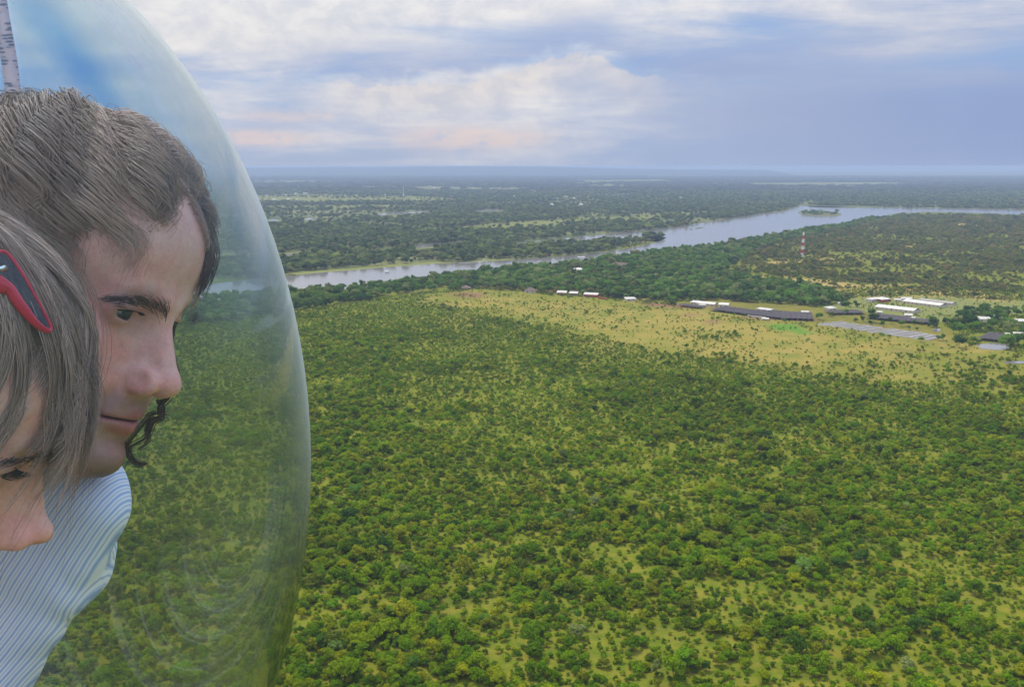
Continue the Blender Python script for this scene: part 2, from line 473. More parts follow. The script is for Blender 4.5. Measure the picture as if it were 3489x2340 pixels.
# ---------------------------------------------------------------- trees: meshes
def leaf_material(name, ramp, transl=0.42):
    m = bpy.data.materials.new(name); m.use_nodes = True
    t = NT(m.node_tree); o = t.new('ShaderNodeOutputMaterial')
    rp = t.new('ShaderNodeValToRGB')
    rp.color_ramp.interpolation = 'LINEAR'
    els = rp.color_ramp.elements
    els[0].position, els[0].color = ramp[0][0], (*ramp[0][1], 1)
    els[1].position, els[1].color = ramp[-1][0], (*ramp[-1][1], 1)
    for p_, c_ in ramp[1:-1]:
        e_ = els.new(p_); e_.color = (*c_, 1)
    t.link(t.rnd(), rp.inputs[0])
    n = t.noise(t.pos(), 0.9, 3, 0.6); big = t.noise(t.pos(), 0.012, 3, 0.5)
    f = (n - 0.5) * 0.9 + (big - 0.5) * 0.9 + 1.0
    c = t.mix(1.0, t.e(rp.outputs[0]), t.e(t.xyz(f, f, f)), 'MULTIPLY')
    d_ = t.new('ShaderNodeBsdfPrincipled'); d_.inputs['Roughness'].default_value = 0.7; d_.inputs['Specular IOR Level'].default_value = 0.04
    tr = t.new('ShaderNodeBsdfTranslucent'); mx = t.new('ShaderNodeMixShader'); mx.inputs[0].default_value = transl
    t.put(d_.inputs['Base Color'], c); t.put(tr.inputs['Color'], c)
    t.link(d_.outputs[0], mx.inputs[1]); t.link(tr.outputs[0], mx.inputs[2]); t.link(mx.outputs[0], o.inputs[0])
    return m


M_BUSH = leaf_material('bush_leaf', [(0, (0.085, 0.161, 0.004)), (0.15, (0.127, 0.237, 0.005)), (0.4, (0.178, 0.300, 0.006)), (0.65, (0.245, 0.327, 0.007)), (0.8, (0.322, 0.349, 0.009)), (0.87, (0.185, 0.215, 0.02)), (0.93, (0.068, 0.139, 0.009)), (1, (0.169, 0.334, 0.007))])
M_DARK = leaf_material('dark_leaf', [(0, (0.047, 0.119, 0.016)), (0.35, (0.097, 0.195, 0.023)), (0.6, (0.139, 0.274, 0.028)), (0.8, (0.191, 0.248, 0.058)), (0.92, (0.278, 0.325, 0.110)), (1, (0.150, 0.340, 0.033))])
M_FAR = leaf_material('far_leaf', [(0, (0.031, 0.056, 0.022)), (0.5, (0.062, 0.093, 0.031)), (0.8, (0.093, 0.116, 0.046)), (1, (0.132, 0.132, 0.078))])
M_BARK = principled('bark', (0.26, 0.21, 0.16), 0.9, 0.1, vary=0.35, scale=3.0)
M_PALE = principled('pale_bark', (0.42, 0.34, 0.25), 0.9, 0.1, vary=0.25, scale=3.0)


def crown_mesh(name, rng, lobes, cards, csize, mat, core=0.8):
    """leaf clumps spread over the surface of several lobes, round a small dark core of twigs"""
    V, Fq = [], []
    areas = np.array([r[0] * r[1] + r[0] * r[2] for _, r in lobes]); areas = areas / areas.sum()
    for (c, r), a in zip(lobes, areas):
        n = max(8, int(cards * a))
        u = rng.normal(size=(n, 3)); u /= np.linalg.norm(u, axis=1)[:, None]
        u[:, 2] = np.where(u[:, 2] < -0.55, -u[:, 2], u[:, 2])
        rad = rng.uniform(0.72, 1.08, n)[:, None] * (0.86 + 0.28 * np.sin(u[:, :1] * 5 + c[0] * 9) * np.sin(u[:, 1:2] * 5 + u[:, 2:] * 4))
        P = np.array(c) + u * np.array(r) * rad
        nrm = u + rng.normal(size=(n, 3)) * 0.55; nrm /= np.linalg.norm(nrm, axis=1)[:, None]
        h = np.cross(nrm, rng.normal(size=(n, 3))); h /= np.linalg.norm(h, axis=1)[:, None]
        g = np.cross(nrm, h)
        s = csize * rng.uniform(0.5, 1.3, n)[:, None]; s2 = s * rng.uniform(0.5, 1.0, n)[:, None]
        b0 = len(V)
        q = [P - h * s - g * s2 * .4, P + h * s * .2 - g * s2, P + h * s + g * s2 * .3, P - h * s * .1 + g * s2 + nrm * s * .35]
        Q = np.stack(q, 1).reshape(-1, 3)
        V += Q.tolist(); i = np.arange(n) * 4 + b0
        Fq += np.stack([i, i + 1, i + 2, i + 3], 1).tolist()
    for c, r in lobes:                        # core
        bm = bmesh.new(); bmesh.ops.create_icosphere(bm, subdivisions=1, radius=1)
        b0 = len(V)
        for v in bm.verts:
            k = core * rng.uniform(.8, 1.02); V.append([c[0] + v.co.x * r[0] * k, c[1] + v.co.y * r[1] * k, c[2] + v.co.z * r[2] * k * .9])
        bm.verts.index_update()
        for f in bm.faces:
            ii = [v.index + b0 for v in f.verts]; Fq.append(ii + [ii[2]])
        bm.free()
    me = bpy.data.meshes.new(name)
    me.from_pydata(V, [], [f[:3] if f[3] == f[2] else f for f in Fq]); me.materials.append(mat)
    return me


def tube(bm, pts, radii, sides=6):
    rings = []
    for i, p in enumerate(pts):
        p = Vector(p); d = (Vector(pts[min(i + 1, len(pts) - 1)]) - Vector(pts[max(i - 1, 0)])).normalized()
        a = d.orthogonal().normalized(); b = d.cross(a)
        rings.append([bm.verts.new(p + (a * math.cos(6.2832 * k / sides) + b * math.sin(6.2832 * k / sides)) * radii[i]) for k in range(sides)])
    for r0, r1 in zip(rings, rings[1:]):
        for k in range(sides): bm.faces.new((r0[k], r0[(k + 1) % sides], r1[(k + 1) % sides], r1[k]))
    bm.faces.new(rings[-1]); bm.faces.new(rings[0][::-1])


def trunk_mesh(name, rng, h, top, lobes, r0, mat, fork=0.35):
    bm = bmesh.new()
    bend = rng.normal(size=2) * 0.05 * h
    pts = [(0, 0, -0.2), (bend[0] * .4, bend[1] * .4, h * fork * .6), (bend[0], bend[1], h * fork)]
    tube(bm, pts, [r0 * 1.25, r0, r0 * .85])
    for c, r in lobes[:5]:
        mid = ((bend[0] + c[0]) * .5, (bend[1] + c[1]) * .5, h * fork + (c[2] - h * fork) * .5 - .03 * h)
        tube(bm, [pts[-1], mid, (c[0], c[1], c[2])], [r0 * .6, r0 * .42, r0 * .15], 5)
    me = bpy.data.meshes.new(name); bm.to_mesh(me); bm.free(); me.materials.append(mat)
    return me


def make_lobes(rng, w, h, n, flat=0.5, low=0.35):
    out = [((0, 0, h * (low + (1 - low) * .55)), (w * .36, w * .36, h * (1 - low) * .42))]
    for k in range(n):
        a = 6.2832 * (k + rng.uniform(-.3, .3)) / n; rr = w * rng.uniform(.2, .34)
        s = w * rng.uniform(.17, .28)
        out.append(((math.cos(a) * rr, math.sin(a) * rr, h * rng.uniform(low + .1, .86)), (s, s * rng.uniform(.8, 1.1), s * flat * rng.uniform(.8, 1.25))))
    return out


def tree_kind(name, seed, w, h, n, mat, cards, cs, low=.3, flat=.75, bark=None, r0=.1):
    rng = np.random.default_rng(seed)
    lb = make_lobes(rng, w, h, n, flat, low)
    return crown_mesh(name + '_crown', rng, lb, cards, cs, mat), trunk_mesh(name + '_trunk', rng, h, h, lb, r0, bark or M_BARK, fork=low + .05)


BUSH = [tree_kind('bush', 100 + i, rng_w, rng_h, n, M_BUSH, 620, .26, low, fl, r0=.08) for i, (rng_w, rng_h, n, low, fl) in enumerate(
    [(4.2, 3.6, 6, .22, .8), (3.6, 4.4, 5, .3, .9), (5.0, 3.9, 7, .3, .6), (3.0, 2.6, 4, .15, .9), (4.6, 4.8, 6, .35, .7), (3.8, 3.2, 5, .2, .8), (5.4, 4.6, 7, .42, .5), (2.8, 3.4, 4, .2, 1.0)])]
DTREE = [tree_kind('tree', 200 + i, rw, rh, n, M_DARK, 900, .5, low, fl, r0=.22) for i, (rw, rh, n, low, fl) in enumerate(
    [(11, 9.5, 7, .25, .8), (9, 11, 6, .3, .9), (13, 10, 8, .3, .7), (8, 8, 5, .2, .9), (12, 12, 7, .3, .8), (10, 8, 7, .35, .6)])]
FARC = [tree_kind('clump', 300 + i, 46, 13, 9, M_FAR, 260, 2.2, .1, .3)[0] for i in range(4)]
SHRUB = [tree_kind('shrub', 400 + i, 2.2, 1.7, 4, M_BUSH, 160, .22, .1, .8, r0=.04)[0] for i in range(4)]


def proto_collection(name, meshes):
    """a collection that is not part of the scene, only a source of shapes"""
    c = bpy.data.collections.new(name)
    for i, m in enumerate(meshes):
        c.objects.link(bpy.data.objects.new('%s_%02d' % (name, i), m))
    return c


def merge_tree(crown, trunk):
    bm = bmesh.new(); bm.from_mesh(crown)
    for f in bm.faces: f.material_index = 0
    n = len(bm.faces); bm.from_mesh(trunk); bm.faces.ensure_lookup_table()
    for f in bm.faces[n:]: f.material_index = 1
    me = bpy.data.meshes.new('tree_shape'); bm.to_mesh(me); bm.free()
    me.materials.append(crown.materials[0]); me.materials.append(trunk.materials[0])
    return me


def scatter(name, coll, P, S, label, cat):
    """one mass of plants: points with a size, a turn and a shape each, filled by geometry nodes"""
    n = len(P)
    me = bpy.data.meshes.new(name); me.vertices.add(n)
    me.vertices.foreach_set('co', np.asarray(P, np.float32).ravel())
    a = me.attributes.new('scl', 'FLOAT_VECTOR', 'POINT'); a.data.foreach_set('vector', np.asarray(S, np.float32).ravel())
    rot = np.zeros((n, 3), np.float32); rot[:, 2] = RNG.uniform(0, 6.28, n); rot[:, 0] = RNG.normal(0, .05, n)
    a = me.attributes.new('rot', 'FLOAT_VECTOR', 'POINT'); a.data.foreach_set('vector', rot.ravel())
    a = me.attributes.new('idx', 'INT', 'POINT'); a.data.foreach_set('value', RNG.integers(0, len(coll.objects), n).astype(np.int32))
    o = bpy.data.objects.new(name, me); COL.objects.link(o)
    g = bpy.data.node_groups.new(name, 'GeometryNodeTree')
    g.interface.new_socket('Geometry', in_out='INPUT', socket_type='NodeSocketGeometry')
    g.interface.new_socket('Geometry', in_out='OUTPUT', socket_type='NodeSocketGeometry')
    N = g.nodes; L = g.links
    gi, go = N.new('NodeGroupInput'), N.new('NodeGroupOutput')
    ci = N.new('GeometryNodeCollectionInfo'); ci.inputs[0].default_value = coll
    ci.inputs['Separate Children'].default_value = True; ci.inputs['Reset Children'].default_value = True
    ip = N.new('GeometryNodeInstanceOnPoints'); ip.inputs['Pick Instance'].default_value = True
    def na(nm, ty):
        q = N.new('GeometryNodeInputNamedAttribute'); q.data_type = ty; q.inputs[0].default_value = nm; return q.outputs[0]
    er = N.new('FunctionNodeEulerToRotation')
    L.new(gi.outputs[0], ip.inputs['Points']); L.new(ci.outputs[0], ip.inputs['Instance'])
    L.new(na('idx', 'INT'), ip.inputs['Instance Index']); L.new(na('scl', 'FLOAT_VECTOR'), ip.inputs['Scale'])
    L.new(na('rot', 'FLOAT_VECTOR'), er.inputs[0]); L.new(er.outputs[0], ip.inputs['Rotation'])
    L.new(ip.outputs[0], go.inputs[0])
    md = o.modifiers.new('fill', 'NODES'); md.node_group = g
    return tag(o, label, cat, kind='stuff')


# ---------------------------------------------------------------- trees: places
def wedge(y0, y1, dens, half=0.60, pad=25):
    """random points of the ground inside (a little more than) the view"""
    area = half * (y1 ** 2 - y0 ** 2) + 2 * pad * (y1 - y0)
    n = int(area * dens)
    yy = np.sqrt(RNG.uniform(y0 ** 2, y1 ** 2, n)); xx = RNG.uniform(-1, 1, n) * (half * yy + pad)
    return xx, yy


def inside(polys, x, y, jit=0.0, seed=1):
    a, b = proj(x + (vn(x, y, 30, seed) - .5) * jit, y + (vn(x, y, 30, seed + 1) - .5) * jit)
    h = np.zeros(x.shape, bool)
    for p in polys: h |= inpoly(a, b, p)
    return h


BUILT = []        # footprints kept clear of trees: (x, y, radius)


def clear_of(x, y):
    k = np.ones(x.shape, bool)
    for bx, by, br in BUILT: k &= (x - bx) ** 2 + (y - by) ** 2 > br * br
    return k
# ---------------------------------------------------------------- buildings
M_WHITE = principled('white_sheet_roof', (0.46, 0.45, 0.43), 0.6, 0.3, vary=0.45, scale=0.4)
M_TIN = principled('pale_tin_roof', (0.52, 0.51, 0.48), 0.55, 0.4, vary=0.35, scale=0.5)
M_GREYROOF = principled('grey_roof', (0.30, 0.29, 0.27), 0.8, 0.2, vary=0.2, scale=0.5)
M_NET = principled('shade_net', (0.075, 0.068, 0.075), 0.95, 0.05, vary=0.45, scale=0.25)
M_THATCH = principled('thatch', (0.16, 0.125, 0.105), 0.95, 0.05, vary=0.3, scale=0.8)
M_WALL = principled('plaster_wall', (0.55, 0.5, 0.44), 0.9, 0.1, vary=0.15, scale=0.5)
M_REDWALL = principled('red_wall', (0.33, 0.06, 0.05), 0.9, 0.1, vary=0.2, scale=0.5)
M_SHADEWALL = principled('brown_wall', (0.2, 0.14, 0.11), 0.9, 0.1, vary=0.2, scale=0.5)
M_CONC = principled('concrete', (0.20, 0.19, 0.19), 0.9, 0.1, vary=0.25, scale=0.4)
M_CONCWALL = principled('concrete_wall', (0.55, 0.53, 0.5), 0.9, 0.1, vary=0.2, scale=0.6)
M_REDROOF = principled('terracotta_roof', (0.42, 0.2, 0.14), 0.8, 0.1, vary=0.2, scale=0.5)
M_RED = principled('mast_red', (0.5, 0.045, 0.04), 0.6, 0.3)
M_MWHITE = principled('mast_white', (0.8, 0.8, 0.8), 0.6, 0.3)
M_STEEL = principled('grey_steel', (0.35, 0.35, 0.36), 0.6, 0.3)
M_TEAL = principled('teal_tank', (0.08, 0.38, 0.32), 0.5, 0.3)


def P1(x, y): return (1800 + .2566 * x, 900 + .2566 * y)
def P2(x, y): return (2250 + .2566 * x, 950 + .2566 * y)
def P3(x, y): return (2800 + .2947 * x, 950 + .2947 * y)
def P5(x, y): return (900 + .385 * x, 550 + .385 * y)
def P6(x, y): return (1400 + .2566 * x, 950 + .2566 * y)
def P7(x, y): return (1700 + .385 * x, 550 + .385 * y)


def prism(name, quad, z0, z1, mat, parent):
    v = [(x, y, z0) for x, y in quad] + [(x, y, z1) for x, y in quad]
    return mesh_obj(name, v, [(0, 1, 2, 3)[::-1], (4, 5, 6, 7), (0, 1, 5, 4), (1, 2, 6, 5), (2, 3, 7, 6), (3, 0, 4, 7)], mat, parent)


def house(name, label, cat, a, b, depth, wh, rh, roof='gable', rm=None, wallm=None, over=0.6, group=None, rows=1):
    """a, b: ends of the front eave as photograph pixels (eave height wh above the ground)"""
    rm = rm or M_TIN; wallm = wallm or M_WALL
    A = Vector(G(a[0], a[1], wh)); B = Vector(G(b[0], b[1], wh))
    ctr = (A + B) / 2; u = B - A; L = u.length; u.normalize()
    n = Vector((-u.y, u.x)); n = n if n.y > 0 else -n
    c = ctr + n * depth / 2
    e = empty(name, (c.x, c.y, 0), math.atan2(u.y, u.x))
    tag(e, label, cat, group)
    BUILT.append((c.x, c.y, 0.5 * math.hypot(min(L, depth * 2), depth) + 2))
    k = int(L / max(depth, 6)) + 1
    for i in range(k):
        q = A + u * L * (i + .5) / k + n * depth / 2; BUILT.append((q.x, q.y, depth * .62 + 2))
        BUILT.append((q.x - n.x * depth * .8, q.y - n.y * depth * .8, min(depth, 14) * .4))
    l, w_ = L / 2, depth / 2
    if wallm is not M_NET:
        prism('wall', [(-l, -w_), (l, -w_), (l, w_), (-l, w_)], 0, wh - .05, wallm, e)
        nd = max(2, int(L / 5))
        for i in range(nd):                        # door and window openings along the front
            x = -l + L * (i + .5) / nd
            o = prism('door' if i % 3 == 0 else 'window', [(x - .6, -w_ - .06), (x + .6, -w_ - .06), (x + .6, -w_ + .1), (x - .6, -w_ + .1)],
                      .1 if i % 3 == 0 else 1.0, min(2.1, wh - .2), M_SHADEWALL, e)
    else:
        for sx in np.linspace(-l + .3, l - .3, max(2, int(L / 8))):
            for sy in (-w_ + .3, w_ - .3):
                prism('post', [(sx - .1, sy - .1), (sx + .1, sy - .1), (sx + .1, sy + .1), (sx - .1, sy + .1)], 0, wh, M_STEEL, e)
    l += over; w_ += over
    V, Fc = [], []
    if roof == 'gable':
        for r in range(rows):
            y0 = -w_ + 2 * w_ * r / rows; y1 = -w_ + 2 * w_ * (r + 1) / rows; ym = (y0 + y1) / 2; o = len(V)
            for x in (-l, l):
                V += [(x, y0, wh), (x, ym, wh + rh), (x, y1, wh), (x, y1, wh - .12), (x, ym, wh + rh - .12), (x, y0, wh - .12)]
            Fc += [tuple(o + i for i in f) for f in ((0, 6, 7, 1), (1, 7, 8, 2), (5, 4, 10, 11), (4, 3, 9, 10), (0, 1, 4, 5), (1, 2, 3, 4), (6, 11, 10, 7), (7, 10, 9, 8), (0, 5, 11, 6), (2, 8, 9, 3))]
    elif roof == 'cross':                      # many small ridges running front to back
        for r in range(rows):
            x0 = -l + 2 * l * r / rows; x1 = -l + 2 * l * (r + 1) / rows - .25; xm = (x0 + x1) / 2; o = len(V)
            for y in (-w_, w_):
                V += [(x0, y, wh), (xm, y, wh + rh), (x1, y, wh), (x1, y, wh - .12), (xm, y, wh + rh - .12), (x0, y, wh - .12)]
            Fc += [tuple(o + i for i in f) for f in ((0, 6, 7, 1)[::-1], (1, 7, 8, 2)[::-1], (5, 4, 10, 11), (4, 3, 9, 10), (0, 1, 4, 5), (1, 2, 3, 4), (6, 11, 10, 7), (7, 10, 9, 8), (0, 5, 11, 6), (2, 8, 9, 3))]
    elif roof == 'hip':
        rl = max(.3, l - w_)
        V = [(-l, -w_, wh), (l, -w_, wh), (l, w_, wh), (-l, w_, wh), (-rl, 0, wh + rh), (rl, 0, wh + rh)]
        V += [(x, y, z - .15) for x, y, z in V[:4]]
        Fc = [(0, 1, 5, 4), (1, 2, 5), (2, 3, 4, 5), (3, 0, 4), (6, 9, 8, 7), (0, 6, 7, 1), (1, 7, 8, 2), (2, 8, 9, 3), (3, 9, 6, 0)]
    else:                                      # one slope, falling towards the front
        V = [(-l, -w_, wh), (l, -w_, wh), (l, w_, wh + rh), (-l, w_, wh + rh), (-l, -w_, wh - .12), (l, -w_, wh - .12), (l, w_, wh + rh - .12), (-l, w_, wh + rh - .12)]
        Fc = [(0, 1, 2, 3), (7, 6, 5, 4), (0, 4, 5, 1), (1, 5, 6, 2), (2, 6, 7, 3), (3, 7, 4, 0)]
    mesh_obj('roof', V, Fc, rm, e)
    return e


# long farm sheds
house('farm_shed', 'long pale roofed farm shed nearest the dark netting, alone in the green yard', 'shed', P3(615, 320), P3(1058, 370), 15, 2.6, 2.0, group='long farm sheds')
house('farm_shed', 'long pale roofed farm shed in the middle, with a teal tank before it', 'shed', P3(935, 254), P3(1366, 308), 15, 2.6, 1.9, group='long farm sheds')
house('farm_shed', 'long narrow farm shed farthest back along the dry bush', 'shed', P3(1122, 238), P3(1505, 284), 9, 2.4, 1.3, rm=M_GREYROOF, group='long farm sheds')
house('farm_shed', 'short white roofed shed behind the long sheds', 'shed', P3(925, 228), P3(1045, 230), 9, 2.6, 1.2, rm=M_WHITE)
house('storage_hut', 'tiny low white hut left of the long sheds', 'hut', P3(845, 241), P3(918, 243), 5, 2, .6, 'mono', M_WHITE)
house('farm_building', 'pale walled block with flat roof at the yard edge', 'building', P3(572, 240), P3(692, 222), 7, 3.2, .5, 'mono', M_WHITE)
house('farm_house', 'white and red farm house half hidden by a round tree', 'house', P3(700, 240), P3(800, 232), 12, 3.0, 2.2, 'hip', M_TIN, M_REDWALL)
house('storage_hut', 'small pale hut under the trees at the left end of the yard', 'hut', P3(215, 285), P3(292, 283), 6, 2.6, .6, 'mono', M_TIN)
house('storage_hut', 'white roofed hut beside the first dark netting', 'hut', P3(92, 343), P3(168, 335), 7, 2.6, 1.0, 'mono', M_WHITE)
house('storage_hut', 'small white hut between the long shed and the netting', 'hut', P3(636, 382), P3(685, 386), 5, 2.6, .5, 'mono', M_WHITE)
house('storage_hut', 'white open shelter at the edge of the netting rows', 'hut', P3(962, 418), P3(1046, 422), 6, 2.6, .8, 'mono', M_WHITE)
house('storage_hut', 'tiny white box hut right of the white open shelter', 'hut', P3(1032, 446), P3(1070, 450), 3, 2, .3, 'mono', M_WHITE)
house('farm_building', 'white roofed building among dark trees at the right of the yard', 'building', P3(1815, 462), P3(1960, 466), 9, 3, 1.0, 'mono', M_WHITE)
house('farm_building', 'white roofed building cut by the right edge of the picture', 'building', P3(2262, 488), P3(2420, 492), 9, 3, 1.0, 'mono', M_WHITE)
house('storage_hut', 'small white hut beyond the right hand netting, left of two', 'hut', P3(2120, 634), P3(2162, 638), 4, 2.4, .4, 'mono', M_WHITE)
house('storage_hut', 'longer white hut beyond the right hand netting, right of two', 'hut', P3(2222, 628), P3(2330, 634), 5, 2.4, .5, 'mono', M_WHITE)
# dark shade netting over the pens
for a, b, dp, lab in ((P2(215, 340), P2(520, 375), 12, 'short dark shade net roof at the left end, beside white roofs'),
                      (P2(640, 398), P2(1120, 462), 30, 'dark shade net roof second from the left along the clearing'),
                      (P2(1125, 462), P2(1600, 518), 44, 'dark shade net roof in the middle of the compound'),
                      (P2(1610, 520), P2(2040, 535), 48, 'largest dark shade net roof beside the bushy tree'),
                      (P3(120, 396), P3(520, 392), 22, 'small dark shade net roof at the left of the green yard'),
                      (P3(500, 438), P3(900, 478), 30, 'long dark shade net roof behind the round trees, left half'),
                      (P3(905, 482), P3(1315, 512), 24, 'long dark shade net roof behind the round trees, right half'),
                      (P3(1800, 682), P3(2200, 722), 40, 'dark shade net roof at the far right above the pond')):
    A_, B_ = Vector(G(*a)), Vector(G(*b))
    house('shade_net_roof', lab, 'shade roof', a, b, dp, 2.2, .45, 'cross', M_NET, M_NET, 0.2, 'dark shade nets of the compound', rows=max(4, int((B_ - A_).length / 4.5)))
# white roofs and low walls of the compound
house('compound_building', 'long white roofed building at the left of the shade nets', 'building', P2(490, 318), P2(715, 338), 9, 2.8, 1.6, rm=M_TIN)
house('compound_building', 'small white building at the left end of the long white roof', 'building', P2(400, 306), P2(480, 314), 7, 2.8, 1.2, 'mono', M_WHITE)
house('compound_building', 'pale blue grey roofed building right of the long white roof', 'building', P2(775, 338), P2(900, 346), 8, 2.8, 1.6, rm=M_TIN)
house('compound_building', 'narrow white roof rising out of the dark netting', 'building', P2(1280, 394), P2(1450, 416), 6, 3.2, .8, 'mono', M_WHITE)
house('storage_hut', 'white hut on the right part of the dark netting', 'hut', P2(1882, 438), P2(1972, 440), 6, 3.4, .4, 'mono', M_WHITE)
house('storage_hut', 'white hut at the near edge of the first dark netting', 'hut', P2(525, 346), P2(598, 346), 5, 2.6, .4, 'mono', M_WHITE)
house('storage_hut', 'low white hut out on the dry grass before the netting', 'hut', P2(1350, 528), P2(1432, 532), 5, 1.6, .4, 'mono', M_WHITE)
house('low_wall', 'long low white wall at the edge of the dry grass', 'wall', P2(1160, 482), P2(1395, 510), 1.2, 1.2, .1, 'mono', M_WHITE)
# houses along the trees
house('thatched_house', 'brown thatched house at the edge of the clearing', 'house', P6(1512, 160), P6(1648, 162), 11, 2.4, 4.2, 'hip', M_THATCH, M_WALL)
house('thatched_house', 'small thatched hut beside the red ploughed patch', 'house', P6(665, 124), P6(790, 124), 10, 1.8, 3.2, 'hip', M_THATCH, M_SHADEWALL)
house('bungalow', 'white roofed bungalow, leftmost of three in a row', 'house', P1(382, 376), P1(500, 380), 9, 2.8, 2.0, rm=M_WHITE, wallm=M_SHADEWALL)
house('bungalow', 'white roofed bungalow, middle of three in a row', 'house', P1(548, 384), P1(650, 388), 8, 2.8, 1.8, rm=M_WHITE, wallm=M_SHADEWALL)
house('bungalow', 'white roofed bungalow with red walls, right of three in a row', 'house', P1(738, 398), P1(915, 408), 9, 3.0, 1.8, rm=M_WHITE, wallm=M_REDWALL)
house('low_wall', 'low red wall running on from the red bungalow', 'wall', P1(925, 440), P1(1045, 458), 1.0, 1.4, .1, 'mono', M_REDWALL, M_REDWALL)
house('bungalow', 'low white shack with a lean-to under the dark tree', 'house', P1(1305, 462), P1(1432, 458), 8, 2.4, 1.0, 'mono', M_WHITE)
house('thatched_lodge', 'long brown thatched lodge among the riverside trees', 'lodge', P7(965, 925), P7(1220, 938), 14, 3.5, 5.5, 'hip', M_THATCH, M_SHADEWALL)
house('thatched_lodge', 'short thatched lodge with a pale front near the river', 'lodge', P7(1312, 882), P7(1418, 884), 12, 3.5, 4.5, 'hip', M_THATCH, M_WALL)
house('bungalow', 'pale roof peeping out of the riverside trees', 'house', P7(652, 950), P7(705, 962), 9, 4.5, 1.5, 'mono', M_WHITE)

# concrete pens in a slanting row
for i, (a, b) in enumerate([((0, 538), (270, 508)), ((130, 553), (400, 530)), ((270, 575), (545, 548)), ((420, 598), (660, 566)), ((560, 620), (855, 590)),
                            ((740, 640), (960, 606)), ((850, 660), (1105, 622)), ((950, 674), (1180, 638)), ((1060, 690), (1270, 655)), ((1180, 705), (1345, 665))]):
    A = Vector(G(*P3(*a))); B = Vector(G(*P3(*b))); u = (B - A); L = u.length; u.normalize()
    c_ = (A + B) / 2
    e = empty('animal_pen', (c_.x, c_.y, 0), math.atan2(u.y, u.x))
    nth = ['leftmost', 'second', 'third', 'fourth', 'fifth', 'sixth', 'seventh', 'eighth', 'ninth', 'rightmost'][i]
    tag(e, 'long concrete pen with low walls, %s of ten in the slanting row' % (nth if i in (0, 9) else nth + ' from the left'), 'pen', 'concrete pens in a row')
    BUILT.extend(((A + (B - A) * k / 4).x, (A + (B - A) * k / 4).y, 6.5) for k in range(5)); l, w_ = L / 2, 3.4 if i % 3 else 4.4
    prism('floor', [(-l, -w_), (l, -w_), (l, w_), (-l, w_)], 0, .15, M_CONC, e)
    for q in ([(-l, w_), (l, w_), (l, w_ + .45), (-l, w_ + .45)], [(-l, -w_ - .35), (l, -w_ - .35), (l, -w_), (-l, -w_)]):
        prism('wall', q, 0, 1.0, M_CONCWALL, e)
    for sx in (-l - .3, l):
        prism('wall', [(sx, -w_), (sx + .3, -w_), (sx + .3, w_), (sx, w_)], 0, .9, M_CONCWALL, e)

# water tanks
for (x, y), lab in ((P3(2000, 458), 'round teal water tank beside the white building at the right'), (P3(1137, 292), 'teal tank standing before the middle long shed')):
    gx_, gy_ = G(x, y); e = empty('water_tank', (gx_, gy_, 0)); tag(e, lab, 'tank')
    bm = bmesh.new(); tube(bm, [(0, 0, 0), (0, 0, 2.6), (0, 0, 3.0)], [1.7, 1.7, .9], 16)
    me = bpy.data.meshes.new('tank_body'); bm.to_mesh(me); bm.free(); me.materials.append(M_TEAL)
    o = bpy.data.objects.new('tank_body', me); COL.objects.link(o); o.parent = e
    bm = bmesh.new(); tube(bm, [(0, 0, 2.98), (0, 0, 3.25)], [.5, .45], 12)
    me = bpy.data.meshes.new('lid'); bm.to_mesh(me); bm.free(); me.materials.append(M_TEAL)
    o = bpy.data.objects.new('lid', me); COL.objects.link(o); o.parent = e

# red and white lattice mast
gx_, gy_ = G(2734, 874)
e = empty('radio_mast', (gx_, gy_, 0), .4); tag(e, 'tall red and white banded lattice mast above the bush', 'mast'); BUILT.append((gx_, gy_, 9))
HM = 41.0; nb = 7
for k in range(nb):
    bm = bmesh.new()
    z0, z1 = HM * k / nb, HM * (k + 1) / nb
    wd = lambda z: 2.1 * (1 - .72 * z / HM)
    for s in range(2):
        za, zb = z0 + (z1 - z0) * s / 2, z0 + (z1 - z0) * (s + 1) / 2
        c4 = [(-1, -1), (1, -1), (1, 1), (-1, 1)]
        for i in range(4):
            p, q = c4[i], c4[(i + 1) % 4]
            A_ = (p[0] * wd(za), p[1] * wd(za), za); B_ = (p[0] * wd(zb), p[1] * wd(zb), zb)
            C_ = (q[0] * wd(za), q[1] * wd(za), za); D_ = (q[0] * wd(zb), q[1] * wd(zb), zb)
            tube(bm, [A_, B_], [.42, .42], 4); tube(bm, [A_, D_], [.26, .26], 4); tube(bm, [C_, B_], [.26, .26], 4); tube(bm, [B_, D_], [.24, .24], 4)
    me = bpy.data.meshes.new('band'); bm.to_mesh(me); bm.free(); me.materials.append(M_MWHITE if k % 2 == 0 else M_RED)
    o = bpy.data.objects.new('band', me); COL.objects.link(o); o.parent = e; o['label'] = 'white lattice band' if k % 2 == 0 else 'red lattice band'
bm = bmesh.new(); tube(bm, [(0, 0, HM), (0, 0, HM + 4)], [.25, .12], 6)
me = bpy.data.meshes.new('antenna'); bm.to_mesh(me); bm.free(); me.materials.append(M_RED); o = bpy.data.objects.new('antenna', me); COL.objects.link(o); o.parent = e
gx_, gy_ = G(2718, 884); house('equipment_hut', 'tiny white hut at the foot of the banded mast', 'hut', (2712, 881), (2724, 881), 4, 3, .4, 'mono', M_WHITE)

